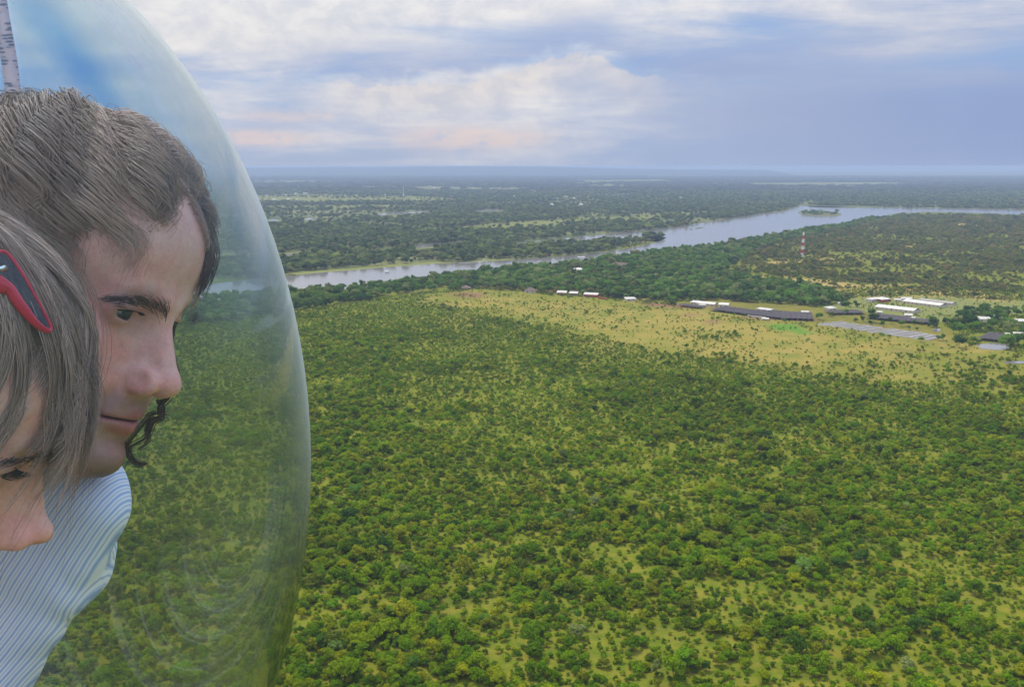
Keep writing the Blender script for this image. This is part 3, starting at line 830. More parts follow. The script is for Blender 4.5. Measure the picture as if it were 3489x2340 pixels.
gx_, gy_ = G(1375, 668)
e = empty('thin_mast', (gx_, gy_, 0)); tag(e, 'thin pale mast far off beside the settlement', 'mast')
bm = bmesh.new(); tube(bm, [(0, 0, 0), (0, 0, 30), (0, 0, 52)], [1.0, .8, .5], 6); me = bpy.data.meshes.new('pole'); bm.to_mesh(me); bm.free(); me.materials.append(M_MWHITE)
o = bpy.data.objects.new('pole', me); COL.objects.link(o); o.parent = e
for a_ in (0, 2.1, 4.2):
    bm = bmesh.new(); tube(bm, [(0, 0, 46), (math.cos(a_) * 22, math.sin(a_) * 22, 0)], [.12, .12], 4); me = bpy.data.meshes.new('guy_wire'); bm.to_mesh(me); bm.free(); me.materials.append(M_STEEL)
    o = bpy.data.objects.new('guy_wire', me); COL.objects.link(o); o.parent = e

# far settlement
Z3 = lambda x, y: (900 + .2566 * x, 540 + .2566 * y)
Z4 = lambda x, y: (1500 + .5133 * x, 540 + .5133 * y)
far = [(Z3, x, y, wd_, m) for x, y, wd_, m in ((30, 500, 9, 1), (160, 384, 8, 0), (215, 382, 6, 2), (290, 495, 6, 0), (425, 478, 11, 0), (540, 476, 14, 0), (130, 558, 10, 0), (320, 553, 8, 0), (435, 555, 5, 0), (820, 492, 7, 2), (1000, 456, 8, 0), (1045, 443, 8, 2),
       (1420, 474, 9, 2), (1480, 468, 10, 2), (1550, 473, 9, 0), (1690, 416, 12, 2), (1755, 415, 8, 0), (1640, 441, 9, 2), (1690, 462, 14, 2), (1775, 465, 14, 2), (1610, 494, 5, 0), (1850, 494, 5, 0), (2260, 397, 11, 0), (1245, 318, 7, 2), (340, 287, 6, 0), (2030, 452, 6, 0))]
far += [(Z4, x, y, wd_, m) for x, y, wd_, m in ((45, 233, 12, 0), (160, 215, 8, 0), (300, 245, 4, 0), (336, 245, 3, 0), (262, 243, 3, 0), (490, 258, 4, 0), (570, 248, 4, 2), (625, 223, 12, 2), (660, 221, 8, 2), (75, 281, 10, 2), (130, 293, 12, 2), (310, 331, 10, 0),
        (675, 312, 5, 0), (742, 322, 12, 0), (935, 321, 15, 0), (890, 270, 5, 0), (820, 271, 7, 0), (1068, 231, 8, 2), (2005, 184, 7, 0), (1965, 262, 4, 0), (545, 140, 8, 0), (630, 147, 6, 0), (880, 146, 9, 2), (2283, 184, 4, 0), (2215, 233, 4, 2))]
for i, (Z, x, y, wd_, m) in enumerate(far):
    px, py = Z(x, y); big = wd_ in (12, 15) and m == 0 and y > 300
    gx_, gy_ = G(px, py)
    kind = ('white', 'grey', 'terracotta')[m]
    if big: lab = 'large white far house with a steep roof, %s of the pair near the river bend' % ('left' if x < 800 else 'right')
    else: lab = 'tiny %s roofed building of the far settlement' % kind
    house('far_house', lab, 'house', (px - wd_ / 2, py - (7 if big else 3)), (px + wd_ / 2, py - (7 if big else 3)), 14 if not big else 12, 6 if not big else 10, 2.5 if not big else 7,
          'gable' if not big else 'hip', (M_WHITE, M_GREYROOF, M_REDROOF)[m], M_WALL if not big else M_MWHITE, group='large far houses' if big else 'far %s roofs' % kind)

# ---------------------------------------------------------------- boats
M_HULL = principled('boat_white', (0.75, 0.74, 0.7), 0.4, 0.4)
M_DECK = principled('boat_deck', (0.3, 0.26, 0.22), 0.7, 0.2)


def boat(px, py, L, wdt, hc, rz, label):
    gx_, gy_ = G(px, py, .3)
    e = empty('river_boat', (gx_, gy_, 0.25), rz); tag(e, label, 'boat')
    n = 9; V, Fc = [], []
    for i in range(n + 1):
        t_ = i / n; x = (t_ - .5) * L; k = 1 if t_ < .6 else max(.04, 1 - ((t_ - .6) / .4) ** 2)
        V += [(x, -wdt / 2 * k, .9 + .3 * t_ ** 3), (x, -wdt * .38 * k, -.1), (x, wdt * .38 * k, -.1), (x, wdt / 2 * k, .9 + .3 * t_ ** 3)]
    for i in range(n):
        for k in range(3): Fc.append((i * 4 + k, i * 4 + k + 1, i * 4 + k + 5, i * 4 + k + 4))
    Fc.append((0, 3, 2, 1))
    mesh_obj('hull', V, Fc, M_HULL, e)
    mesh_obj('deck', [(-L * .49, -wdt * .45, .7), (L * .25, -wdt * .45, .7), (L * .25, wdt * .45, .7), (-L * .49, wdt * .45, .7)], [(0, 1, 2, 3)], M_DECK, e)
    prism('canopy', [(-L * .47, -wdt * .5), (L * .2, -wdt * .5), (L * .2, wdt * .5), (-L * .47, wdt * .5)], hc, hc + .18, M_HULL, e)
    for x in (-L * .45, -L * .13, L * .18):
        for y in (-wdt * .46, wdt * .46):
            prism('post', [(x - .08, y - .08), (x + .08, y - .08), (x + .08, y + .08), (x - .08, y + .08)], .7, hc, M_STEEL, e)
    return e


boat(1320, 930, 7.5, 3.2, 3.0, .15, 'small white canopied boat drifting in mid river')
boat(1652, 891, 8.0, 3.4, 3.4, .1, 'white canopied boat under way, trailing a wake')
boat(1984, 884, 18, 5.5, 4.5, .2, 'large white roofed boat moored behind the riverside trees')
wk = []
foam = principled('foam', (0.7, 0.7, 0.7), 0.6, 0.3, vary=.2)
for k in range(24):
    t_ = k / 23; x, y = G(1655 - 92 * t_, 891.5 + 5.0 * t_, .3); x2, y2 = G(1655 + 55 * t_, 891.2 - .6 * t_, .3)
    wk.append((x, y, .3 + 1.1 * t_ * (1 - t_)))
V, Fc = [], []
for k, (x, y, ww) in enumerate(wk):
    V += [(x, y - ww * 2.2, .29), (x, y - ww * .9, .31), (x, y + ww * .9, .31), (x, y + ww * 2.2, .29)]
for k in range(23): Fc += [(k * 4 + j, k * 4 + j + 4, k * 4 + j + 5, k * 4 + j + 1) for j in range(3)]
o = mesh_obj('boat_wake', V, Fc, foam); tag(o, 'white foam wake trailing behind the boat under way', 'wake', kind='stuff')

# ---------------------------------------------------------------- plants
WATERS = [RIVER] + POOLS
# near scrub
x, y = wedge(238, 1060, 1 / 5.6)
dens = vn(x, y, 120, 24, 2) * .25 + vn(x, y, 45, 21, 3) * .4 + vn(x, y, 14, 22, 2) * .35
band = np.clip((y - 400) / 420, 0, 1) * .13
keep = (RNG.random(len(x)) < np.clip((dens - .36 - band) * 5.2, .10, .90)) & (RNG.random(len(x)) > soft([CLEAR], x, y, 90, 14) * 1.1) & ~inside([RIVERSIDE, YARD, COMPOUND, FARMTREES] + WATERS, x, y, 12, 5) & clear_of(x, y)
x, y = x[keep], y[keep]
sc_ = np.clip(np.exp(RNG.normal(-.50, .34, len(x))), .26, 1.5) * (.72 + .55 * vn(x, y, 70, 23, 2)); sc_ = np.where(RNG.random(len(x)) < .02, sc_ * 1.5, sc_)
sc_ *= np.clip(1.12 - (y - 300) / 1900, .72, 1.12)
sx = np.stack([sc_ * RNG.uniform(.85, 1.2, len(x)), sc_ * RNG.uniform(.85, 1.2, len(x)), sc_ * RNG.uniform(.8, 1.15, len(x))], 1)
px, py = proj(x, y)
vis = (px > 420 + np.clip(2340 - py, 0, 900) * .15) & (px < 3470) & (py < 2330)
order = np.argsort(np.where(vis, -sc_ / np.hypot(y, ALT), 1e9))
near_i = order[:288]; rest = order[288:]


def tree_copy(name, kinds, k, loc, scl, rz, label, group, cat='tree', trunk_mat=None):
    e = empty(name, loc, rz); e.scale = scl; tag(e, label, cat, group)
    for nm, me in (('crown', kinds[k][0]), ('trunk', kinds[k][1])):
        o = bpy.data.objects.new(nm, me); COL.objects.link(o); o.parent = e
    return e


for i in near_i:
    tree_copy('bush_tree', BUSH, int(RNG.integers(0, len(BUSH))), (x[i], y[i], 0), tuple(sx[i]), RNG.uniform(0, 6.28), 'bushy green tree of the open scrub spread below the helicopter', 'nearest scrub trees')
c_bush = proto_collection('scrub_shapes', [merge_tree(a, b) for a, b in BUSH])
scatter('scrub_woodland', c_bush, np.stack([x[rest], y[rest], np.zeros(len(rest))], 1), sx[rest], 'dense green scrub woodland covering the plain below', 'scrub')

# low shrubs and grass tussocks in the clearing and between the bushes
x, y = wedge(238, 1250, 1 / 7.0)
inc = inside([CLEAR, YARD], x, y, 30, 5)
keep = np.where(inc, RNG.random(len(x)) < .06 + .8 * np.clip(vn(x, y, 35, 31, 3) - .47, 0, 1), RNG.random(len(x)) < .85) & ~inside([RIVERSIDE, COMPOUND, LAWN] + WATERS, x, y, 5, 5) & clear_of(x, y)
x, y = x[keep], y[keep]; s_ = RNG.uniform(.35, 1.0, len(x)); s_ = np.where(RNG.random(len(x)) < .05, s_ * 1.8, s_)
scatter('low_shrubs', proto_collection('shrub_shapes', SHRUB), np.stack([x, y, np.zeros(len(x))], 1), np.stack([s_ * 1.1, s_, s_ * 1.0], 1), 'low shrubs dotted over the dry grass and between the bushes', 'shrubs')

# bushland beyond the compound, this side of the river
x, y = wedge(900, 3500, 1 / 20.0)
px, py = proj(x, y)
dens = vn(x, y, 120, 41, 3) * .6 + vn(x, y, 30, 42, 2) * .4
sand_ = inside(SAND, x, y, 60, 5)
keep = (~inside([NOTREE, NORTHBANK, CLEAR, YARD, COMPOUND, FARMTREES] + WATERS, x, y, 10, 5)) & (px > 1500) & clear_of(x, y) & (py < 1060)
keep &= (RNG.random(len(x)) < np.clip((dens - .45) * 5.5, .10, .75) * np.where(sand_, .3, 1)) & ~((y < 1040) & (px < 2900))
x, y = x[keep], y[keep]; s_ = RNG.uniform(.7, 1.35, len(x)) * np.where(RNG.random(len(x)) < .08, 1.7, 1) * np.clip(.9 + (y - 1200) / 3500, .85, 1.5)
c_mid = proto_collection('bushland_shapes', [o.data.copy() for o in c_bush.objects])
M_MID = leaf_material('bushland_leaf', [(0, (0.091, 0.131, 0.020)), (0.4, (0.156, 0.196, 0.029)), (0.75, (0.222, 0.229, 0.043)), (1, (0.287, 0.218, 0.073))])
for o in c_mid.objects: o.data.materials[0] = M_MID
scatter('bushland', c_mid, np.stack([x, y, np.zeros(len(x))], 1), np.stack([s_ * 1.15, s_ * 1.15, s_], 1), 'grey green bushland between the farm and the river', 'bushland')

# riverside belt and trees round the farm
x, y = wedge(800, 3500, 1 / 30.0)
px, py = proj(x, y)
rv = inside([RIVERSIDE], x, y, 14, 5); fm = inside([FARMTREES], x, y, 14, 5) & (vn(x, y, 22, 51, 2) > .46)
dens = np.where(rv, .34 + .5 * (vn(x, y, 40, 52, 2) > .45), np.where(fm, .38, 0))
keep = (RNG.random(len(x)) < dens) & ~inside([RIVER, NOTREE] + POOLS, x, y, 0, 5) & clear_of(x, y) & ~inside([LAWN], x, y)
x, y = x[keep], y[keep]; s_ = RNG.uniform(.45, 1.0, len(x)) * np.where(RNG.random(len(x)) < .1, 1.3, 1)
px, py = proj(x, y)
vis = (px > 1000) & (px < 3480)
order = np.argsort(np.where(vis, -s_ / y, 1e9)); ni = order[:280]; rest = order[280:]
for i in ni:
    farm = py[i] > 1030 or px[i] > 2870
    tree_copy('dark_tree', DTREE, int(RNG.integers(0, len(DTREE))), (x[i], y[i], 0), (s_[i] * RNG.uniform(.9, 1.15), s_[i] * RNG.uniform(.9, 1.15), s_[i] * RNG.uniform(.9, 1.15)), RNG.uniform(0, 6.28),
              'dark green tree among the pens and huts of the farm' if farm else 'dark green tree of the belt along the near river bank', 'farm trees' if farm else 'riverside trees')
c_tree = proto_collection('tree_shapes', [merge_tree(a, b) for a, b in DTREE])
scatter('riverside_woodland', c_tree, np.stack([x[rest], y[rest], np.zeros(len(rest))], 1), np.stack([s_[rest]] * 3, 1), 'dark belt of trees along the near bank of the river', 'woodland')

# far bank
x, y = wedge(1350, 6200, 1 / 75.0, half=.62)
dens = vn(x, y, 260, 61, 3) * .5 + vn(x, y, 70, 62, 3) * .5 + np.clip((2500 - y) / 900, 0, 1) * .16
FRONT = [[(px_, py_ + k * 1.4923) for px_, py_ in p] for p in POOLS[:7] for k in (2, 4, 6, 8)]
keep = inside([NORTHBANK], x, y, 0, 5) & ~inside(WATERS + FRONT + BANKS, x, y, 0, 5) & (~inside(MEADOW, x, y, 90, 5) | (RNG.random(len(x)) < .08)) & clear_of(x, y)
keep &= RNG.random(len(x)) < np.clip((dens - .43) * 5.5, .06, .85)
x, y = x[keep], y[keep]; s_ = RNG.uniform(.55, 1.15, len(x))
M_NB = leaf_material('far_bank_leaf', [(0, (0.052, 0.092, 0.030)), (0.3, (0.091, 0.147, 0.043)), (0.6, (0.131, 0.199, 0.051)), (0.85, (0.224, 0.239, 0.097)), (1, (0.263, 0.347, 0.063))])
c_nb = proto_collection('far_bank_shapes', [o.data.copy() for o in c_tree.objects])
for o in c_nb.objects: o.data.materials[0] = M_NB
scatter('far_bank_woodland', c_nb, np.stack([x, y, np.zeros(len(x))], 1), np.stack([s_ * 1.1, s_ * 1.1, s_], 1), 'patchy woodland on the far bank of the river', 'woodland')
# island in the river bend
x = RNG.uniform(-1, 1, 70); y = RNG.uniform(-1, 1, 70); k = x * x + y * y < 1
ipx = 1872 * 1.4923 + x[k] * 46 * 1.4923; ipy = 487.5 * 1.4923 + y[k] * 5.0 * 1.4923
gp = np.array([G(a, b) for a, b in zip(ipx, ipy)])
isl = [G((1872 + 50 * math.cos(a)) * 1.4923, (488 + 6.5 * math.sin(a) + 2 * math.cos(a)) * 1.4923) for a in np.linspace(0, 6.2832, 24, endpoint=False)]
o = mesh_obj('island', [(a, b, .5) for a, b in isl] + [(a * 1.0, b, 0) for a, b in isl], [tuple(range(24))] + [(i, i + 24, (i + 1) % 24 + 24, (i + 1) % 24) for i in range(24)], principled('island_soil', (.12, .12, .05), .95, .1, vary=.3, scale=.05))
tag(o, 'low wooded island in the river bend', kind='structure')
for a, b in gp:
    s = random.uniform(.5, 1.05)
    tree_copy('island_tree', DTREE, random.randrange(6), (a, b, .4), (s * 1.2, s * 1.2, s), random.uniform(0, 6), 'dark tree on the small island in the river bend', 'island trees')
for ax, ay, aw in ((1596, 521, 9), (1578, 523.5, 4), (1566, 524.5, 2)):
    pts = [G((ax + aw * math.cos(a)) * 1.4923, (ay + 1.0 * math.sin(a) - .12 * aw * math.cos(a)) * 1.4923) for a in np.linspace(0, 6.2832, 14, endpoint=False)]
    o = mesh_obj('reed_bank', [(a, b, .9) for a, b in pts] + [(a, b, 0) for a, b in pts], [tuple(range(14))] + [(i, i + 14, (i + 1) % 14 + 14, (i + 1) % 14) for i in range(14)], principled('reeds', (.1, .13, .05), .95, .05, vary=.4, scale=.2))
    tag(o, 'flat green reed bank lying in the middle of the river', kind='structure')

# far woods
x, y = wedge(5600, 15000, 1 / 2600.0, half=.62, pad=200)
keep = ~inside(WATERS + MEADOW, x, y, 60, 5) & (RNG.random(len(x)) < np.clip((vn(x, y, 900, 71, 3) - .34) * 5, .05, 1)) & clear_of(x, y)
x, y = x[keep], y[keep]; s_ = RNG.uniform(.7, 1.3, len(x))
scatter('far_woods', proto_collection('far_shapes', FARC), np.stack([x, y, np.zeros(len(x))], 1), np.stack([s_ * 1.4, s_ * 1.1, s_ * .8], 1), 'blue green woods fading towards the horizon', 'woods')

# trees that stand out one by one
for (px, py, K, k, s, lab, nm, bark) in (
        (1408, 967, DTREE, 1, 1.0, 'tall grey crowned tree standing alone against the river', 'river_tree', None),
        (1150, 2322, BUSH, 6, 1.5, 'pale trunked forked tree at the lower left beside the bubble', 'forked_tree', M_PALE),
        (1222, 1910, BUSH, 4, 1.35, 'round light green tree with a visible trunk near the bubble', 'round_tree', M_PALE),
        (2765, 1440, DTREE, 3, .66, 'very dark tree standing above the scrub at the right', 'evergreen_tree', None),
        (2612, 1500, DTREE, 5, .72, 'dark spreading tree lower left of the darkest tree', 'evergreen_tree', None),
        (2025, 1405, DTREE, 3, .55, 'dark round tree in the middle of the scrub', 'evergreen_tree', None),
        (1100, 2215, DTREE, 3, .62, 'big shadowy tree close to the bubble', 'shadowy_tree', None),
        (3268, 1185, DTREE, 4, .95, 'tallest dark tree at the right end of the pens', 'farm_tree', None),
        (1535, 990, DTREE, 0, .75, 'bright green rounded tree left of the thatched hut', 'farm_tree', None)):
    gx_, gy_ = G(px, py)
    e = tree_copy(nm, K, k, (gx_, gy_, 0), (s, s, s), 1.3, lab, None)
    if bark:
        for ch in e.children:
            if ch.name.startswith('trunk'):
                ch.data = ch.data.copy(); ch.data.materials[0] = bark

# taller dark trees and a few dead ones standing in the scrub
r5 = np.random.default_rng(77); dead_mesh = [k[1].copy() for k in DTREE]
for dm in dead_mesh: dm.materials[0] = M_PALE
for k in range(64):
    while True:
        px, py = r5.uniform(1020, 3450), 1150 + 1150 * r5.random() ** .8
        gx_, gy_ = G(px, py)
        if not inside([CLEAR, COMPOUND, FARMTREES], np.array([gx_]), np.array([gy_]), 30, 5)[0]: break
    if k % 5 == 4:
        s = r5.uniform(.35, .6); e = empty('dead_tree', (gx_, gy_, 0), r5.uniform(0, 6)); e.scale = (s * .7, s * .7, s); tag(e, 'pale leafless tree standing in the scrub', 'tree', 'dead trees in the scrub')
        o = bpy.data.objects.new('trunk', dead_mesh[k % 6]); COL.objects.link(o); o.parent = e
    else:
        s = r5.uniform(.36, .62)
        tree_copy('evergreen_tree', DTREE, k % 6, (gx_, gy_, 0), (s, s, s * r5.uniform(.8, 1.1)), r5.uniform(0, 6), 'taller dark green tree standing out of the light green scrub', 'dark trees in the scrub')

# single trees between the pens, nets and sheds
for k, ((px, py), s) in enumerate([(P3(*q[:2]), q[2]) for q in ((390, 500, .5), (470, 500, .6), (600, 505, 1.0), (700, 548, .75), (790, 515, .6), (920, 552, .75), (560, 532, .5), (1060, 530, .45), (1150, 530, .45), (1410, 515, .6),
        (1560, 465, .45), (120, 425, .6), (275, 408, .6), (385, 325, .7), (415, 330, .5), (575, 208, .6), (715, 205, .6), (910, 208, .7), (315, 245, .5), (1400, 715, .6), (1350, 712, .5), (1240, 560, .5), (1000, 590, .4), (1100, 600, .4),
        (1830, 440, .7), (1960, 425, .75), (2100, 440, .8), (2190, 365, .4), (1720, 450, .5), (2310, 560, .7), (2250, 760, .9), (2180, 790, .7))]
        + [(P2(*q[:2]), q[2]) for q in ((2110, 545, .8), (2260, 500, .6), (1100, 515, .4), (650, 480, .35), (1650, 575, .45), (1860, 625, .4), (1290, 555, .3), (2070, 640, .3))]):
    gx_, gy_ = G(px, py)
    tree_copy('dark_tree', DTREE, k % 6, (gx_, gy_, 0), (s * .9, s * .9, s * .95), k * 1.7, 'dark green tree among the pens and huts of the farm', 'farm trees')

# ---------------------------------------------------------------- haze
hz = bpy.data.materials.new('haze'); hz.use_nodes = True
t = NT(hz.node_tree); o_ = t.new('ShaderNodeOutputMaterial'); pv = t.new('ShaderNodeVolumePrincipled')
pv.inputs['Color'].default_value = (0.48, 0.62, 0.88, 1); pv.inputs['Density'].default_value = 9.5e-5; pv.inputs['Anisotropy'].default_value = 0.1
t.link(pv.outputs[0], o_.inputs['Volume'])
hb = mesh_obj('haze', [(-31500, -3300, -3), (31500, -3300, -3), (31500, 46500, -3), (-31500, 46500, -3), (-31500, -3300, 153), (31500, -3300, 153), (31500, 46500, 153), (-31500, 46500, 153)],
              [(3, 2, 1, 0), (4, 5, 6, 7), (0, 1, 5, 4), (1, 2, 6, 5), (2, 3, 7, 6), (3, 0, 4, 7)], hz)
tag(hb, 'thin blue haze hanging over the plain', 'haze', kind='stuff')
# ---------------------------------------------------------------- people and helicopter: shape tools
def smin(a, b, k):
    h = np.clip(0.5 + 0.5 * (b - a) / k, 0, 1)
    return b * (1 - h) + a * h - k * h * (1 - h)


def ssub(a, b, k): return -smin(-a, b, k)


def ell(p, c, r):
    q = [(p[i] - c[i]) / r[i] for i in range(3)]
    k0 = np.sqrt(q[0] ** 2 + q[1] ** 2 + q[2] ** 2) + 1e-6
    k1 = np.sqrt((q[0] / r[0]) ** 2 + (q[1] / r[1]) ** 2 + (q[2] / r[2]) ** 2) + 1e-6
    return k0 * (k0 - 1) / k1


def cap(p, a, b, ra, rb):
    ba = [b[i] - a[i] for i in range(3)]; pa = [p[i] - a[i] for i in range(3)]
    h = np.clip((pa[0] * ba[0] + pa[1] * ba[1] + pa[2] * ba[2]) / (ba[0] ** 2 + ba[1] ** 2 + ba[2] ** 2), 0, 1)
    return np.sqrt(sum((pa[i] - ba[i] * h) ** 2 for i in range(3))) - (ra + (rb - ra) * h)


def surface_nets(f, org, h):
    """skin of the zero level of the grid f"""
    s = f < 0
    nx, ny, nz = f.shape
    cnt = np.zeros((nx - 1, ny - 1, nz - 1), np.int8)
    off = [(i, j, k) for i in (0, 1) for j in (0, 1) for k in (0, 1)]
    for i, j, k in off: cnt += s[i:nx - 1 + i, j:ny - 1 + j, k:nz - 1 + k]
    act = np.argwhere((cnt > 0) & (cnt < 8))
    idm = np.full((nx - 1, ny - 1, nz - 1), -1, np.int32); idm[tuple(act.T)] = np.arange(len(act))
    val = {o: f[act[:, 0] + o[0], act[:, 1] + o[1], act[:, 2] + o[2]] for o in off}
    acc = np.zeros((len(act), 3)); n = np.zeros(len(act))
    for o in off:
        for ax in range(3):
            if o[ax]: continue
            o2 = list(o); o2[ax] = 1; o2 = tuple(o2)
            a, b = val[o], val[o2]; m = (a < 0) != (b < 0)
            t_ = np.where(m, a / np.where(m, a - b, 1), 0)
            p = np.zeros((len(act), 3)) + np.array(o); p[:, ax] += t_
            acc[m] += p[m]; n += m
    V = (act + acc / n[:, None]) * h + np.array(org)
    Fc = []
    for ax in range(3):
        u, w_ = (ax + 1) % 3, (ax + 2) % 3
        sl0 = [slice(None)] * 3; sl1 = [slice(None)] * 3; sl0[ax] = slice(0, -1); sl1[ax] = slice(1, None)
        e = np.argwhere(s[tuple(sl0)] != s[tuple(sl1)])
        sh = np.array(idm.shape)
        e = e[(e[:, u] > 0) & (e[:, w_] > 0) & (e[:, u] < sh[u]) & (e[:, w_] < sh[w_])]
        inside_first = s[tuple(e.T)]
        def cid(du, dw):
            q = e.copy(); q[:, u] += du; q[:, w_] += dw; return idm[tuple(q.T)]
        quad = np.stack([cid(-1, -1), cid(0, -1), cid(0, 0), cid(-1, 0)], 1)
        quad[~inside_first] = quad[~inside_first][:, ::-1]
        Fc.append(quad)
    Fc = np.concatenate(Fc); Fc = Fc[(Fc >= 0).all(1)]
    return V, Fc


def grid(lo, hi, h):
    ax = [np.arange(lo[i], hi[i] + h, h, dtype=np.float32) for i in range(3)]
    return [ax[0][:, None, None], ax[1][None, :, None], ax[2][None, None, :]]


def relax(V, Fc, it=1, k=.5):
    """even the skin out a little"""
    E_ = np.concatenate([Fc[:, [0, 1]], Fc[:, [1, 2]], Fc[:, [2, 3]], Fc[:, [3, 0]]]); E_ = np.concatenate([E_, E_[:, ::-1]])
    for _ in range(it):
        acc = np.zeros_like(V); n = np.bincount(E_[:, 0], minlength=len(V))
        for d_ in range(3): acc[:, d_] = np.bincount(E_[:, 0], V[E_[:, 1], d_], minlength=len(V))
        V = V * (1 - k) + k * acc / np.maximum(n, 1)[:, None]
    return V


def head_sdf(X, Y0, Z, fem=0.0):
    """a head in millimetres: x ahead, y to its left, z up, eyes at z = 0"""
    Y = np.abs(Y0); m = 1 - fem
    p = (X, Y, Z)
    d = ell(p, (-10, 0, 34), (95, 76, 82))
    d = smin(d, ell(p, (36, 0, 42), (52, 62, 50)), 18)
    d = smin(d, ell(p, (36, 0, -38), (48, 54, 62)), 22)
    d = smin(d, cap(p, (70, 30, 14), (81, 7, 10), 11 - 1.5 * fem, 11 - 3 * fem), 12)          # brow
    d = smin(d, ell(p, (52, 46, -27), (21, 20, 15)), 16)                               # cheekbone
    d = smin(d, ell(p, (44, 34, -60), (32, 24, 34)), 18)                               # cheek
    d = smin(d, cap(p, (-4, 54 - 4 * fem, -64), (64, 15, -101), 17, 16 - 2 * fem), 22)                # jaw
    d = smin(d, ell(p, (73, 0, -102), (18, 21 - 3 * fem, 16)), 12)                               # chin
    d = smin(d, ell(p, (64 - 3 * fem, 0, -66), (27, 33 - 3 * fem, 26)), 14)                               # mouth mound
    d = ssub(d, ell(p, (98, 31, 1), (21, 18, 10.5)), 12)                                # socket
    d = smin(d, cap(p, (70, 0, 2), (84, 0, -42), 15, 15), 6)
    d = smin(d, cap(p, (81, 0, 4), (101 - 1 * fem, 0, -34 + 3 * fem), 7.0 - fem, 8.4 - 1.4 * fem), 7)                           # nose
    d = smin(d, ell(p, (104.5, 0, -40 + 4 * fem), (10.4, 9.6 - fem, 9.4 - fem)), 5)
    d = smin(d, ell(p, (94, 14 - 3 * fem, -43), (12.5 - fem, 8.4 - 2.2 * fem, 9.6 - 2 * fem)), 4.5 + 3 * fem)
    d = ssub(d, ell(p, (97, 22 + 1.5 * fem, -40), (9, 3.4, 9)), 4.5)                                # crease of the nostril wing
    d = smin(d, cap(p, (86, 0, -50 - 2 * fem), (102, 0, -47 + 4 * fem), 5, 4), 4)
    d = ssub(d, ell(p, (101, 7.0, -52), (6.5, 3.2, 5)), 2.5)                             # nostril
    d = ssub(d, cap(p, (96, 0, -55), (97, 0, -63), 3.2, 3.0), 5)                            # philtrum
    d = smin(d, cap(p, (88.5, 0, -66.6), (76, 25, -71.4), 5.8, 3.0), 4)                          # lips
    d = smin(d, cap(p, (87.0, 0, -78.2), (76, 23, -74.5), 6.8, 3.0), 4)
    zs = -71.8 - 0.0006 * Y * Y
    slit = np.maximum(np.abs(Z - zs) - 0.5, np.maximum(Y - 26, 75 - X))
    d = ssub(d, slit, 2.6)
    d = ssub(d, cap(p, (98, 0, -88), (88, 15, -87), 6.5, 5), 7)                             # under the lip
    d = ssub(d, cap(p, (93, 20, -40), (78, 33, -72), 3.5, 3), 8)                            # fold beside the nose
    d = smin(d, np.sqrt((X - 66.5) ** 2 + (Y - 31) ** 2 + Z ** 2) - 14.4, 3)               # lids
    d = ssub(d, ell(p, (80.5, 31.5, -3.0), (8, 13.2, 3.5 - 2.3 * fem)), 1.6)                         # opening
    d = ssub(d, cap(p, (83, 24, 6.2), (79, 40, 5.2), 1.3, 1.2), 3)                             # crease of the lid
    d = smin(d, ell(p, (-10, 77, -12), (15, 6, 30)), 5)                                  # ear
    d = ssub(d, ell(p, (-6, 84, -9), (8, 6, 18)), 4)
    d = smin(d, cap((X, Y0, Z), (-26, 0, -52), (-46, 0, -210), 52 - 8 * fem, 56 - 10 * fem), 18)          # neck
    return d


def head_frame(px, py, dep, yaw, pitch, roll, scale=1.0):
    """matrix: head millimetres -> world metres. yaw turns a right-facing profile towards the lens"""
    Fv, Lv, Uv = CR.copy(), CF.copy(), CU.copy()
    c, s = math.cos(R(yaw)), math.sin(R(yaw)); Fv, Lv = c * Fv - s * Lv, s * Fv + c * Lv
    c, s = math.cos(R(pitch)), math.sin(R(pitch)); Fv, Uv = c * Fv - s * Uv, c * Uv + s * Fv
    c, s = math.cos(R(roll)), math.sin(R(roll)); Uv, Lv = c * Uv - s * Lv, c * Lv + s * Uv
    k = scale / 1000.0
    M = np.eye(4); M[:3, 0], M[:3, 1], M[:3, 2], M[:3, 3] = Fv * k, Lv * k, Uv * k, at(px, py, dep)
    return M


def head_frame_by(pt, px, py, dep, yaw, pitch, roll, scale=1.0):
    """the same, with the head point pt seen at pixel (px, py) and depth dep"""
    M = head_frame(0, 0, 1, yaw, pitch, roll, scale)
    M[:3, 3] = at(px, py, dep) - M[:3, :3] @ np.array(pt, float)
    return M


def xf(M, P):
    P = np.asarray(P, float)
    return P @ M[:3, :3].T + M[:3, 3]


def to_px(P):
    q = np.asarray(P) - CO
    f_ = q @ CF
    return PW / 2 + FOC * (q @ CR) / f_, PH / 2 - FOC * (q @ CU) / f_, f_


ORG = at(-500, 1500, .7)        # bodies keep their vertices near this point, for precision


def np_obj(name, V, Fc, mat, parent=None, smooth=True, origin=None):
    origin = ORG if origin is None else origin
    me = fast_mesh(name, np.asarray(V) - origin, Fc)
    if smooth: me.shade_smooth()
    if mat: me.materials.append(mat)
    o = bpy.data.objects.new(name, me); COL.objects.link(o)
    o.location = origin if parent is None else (0, 0, 0)
    if parent: o.parent = parent
    return o


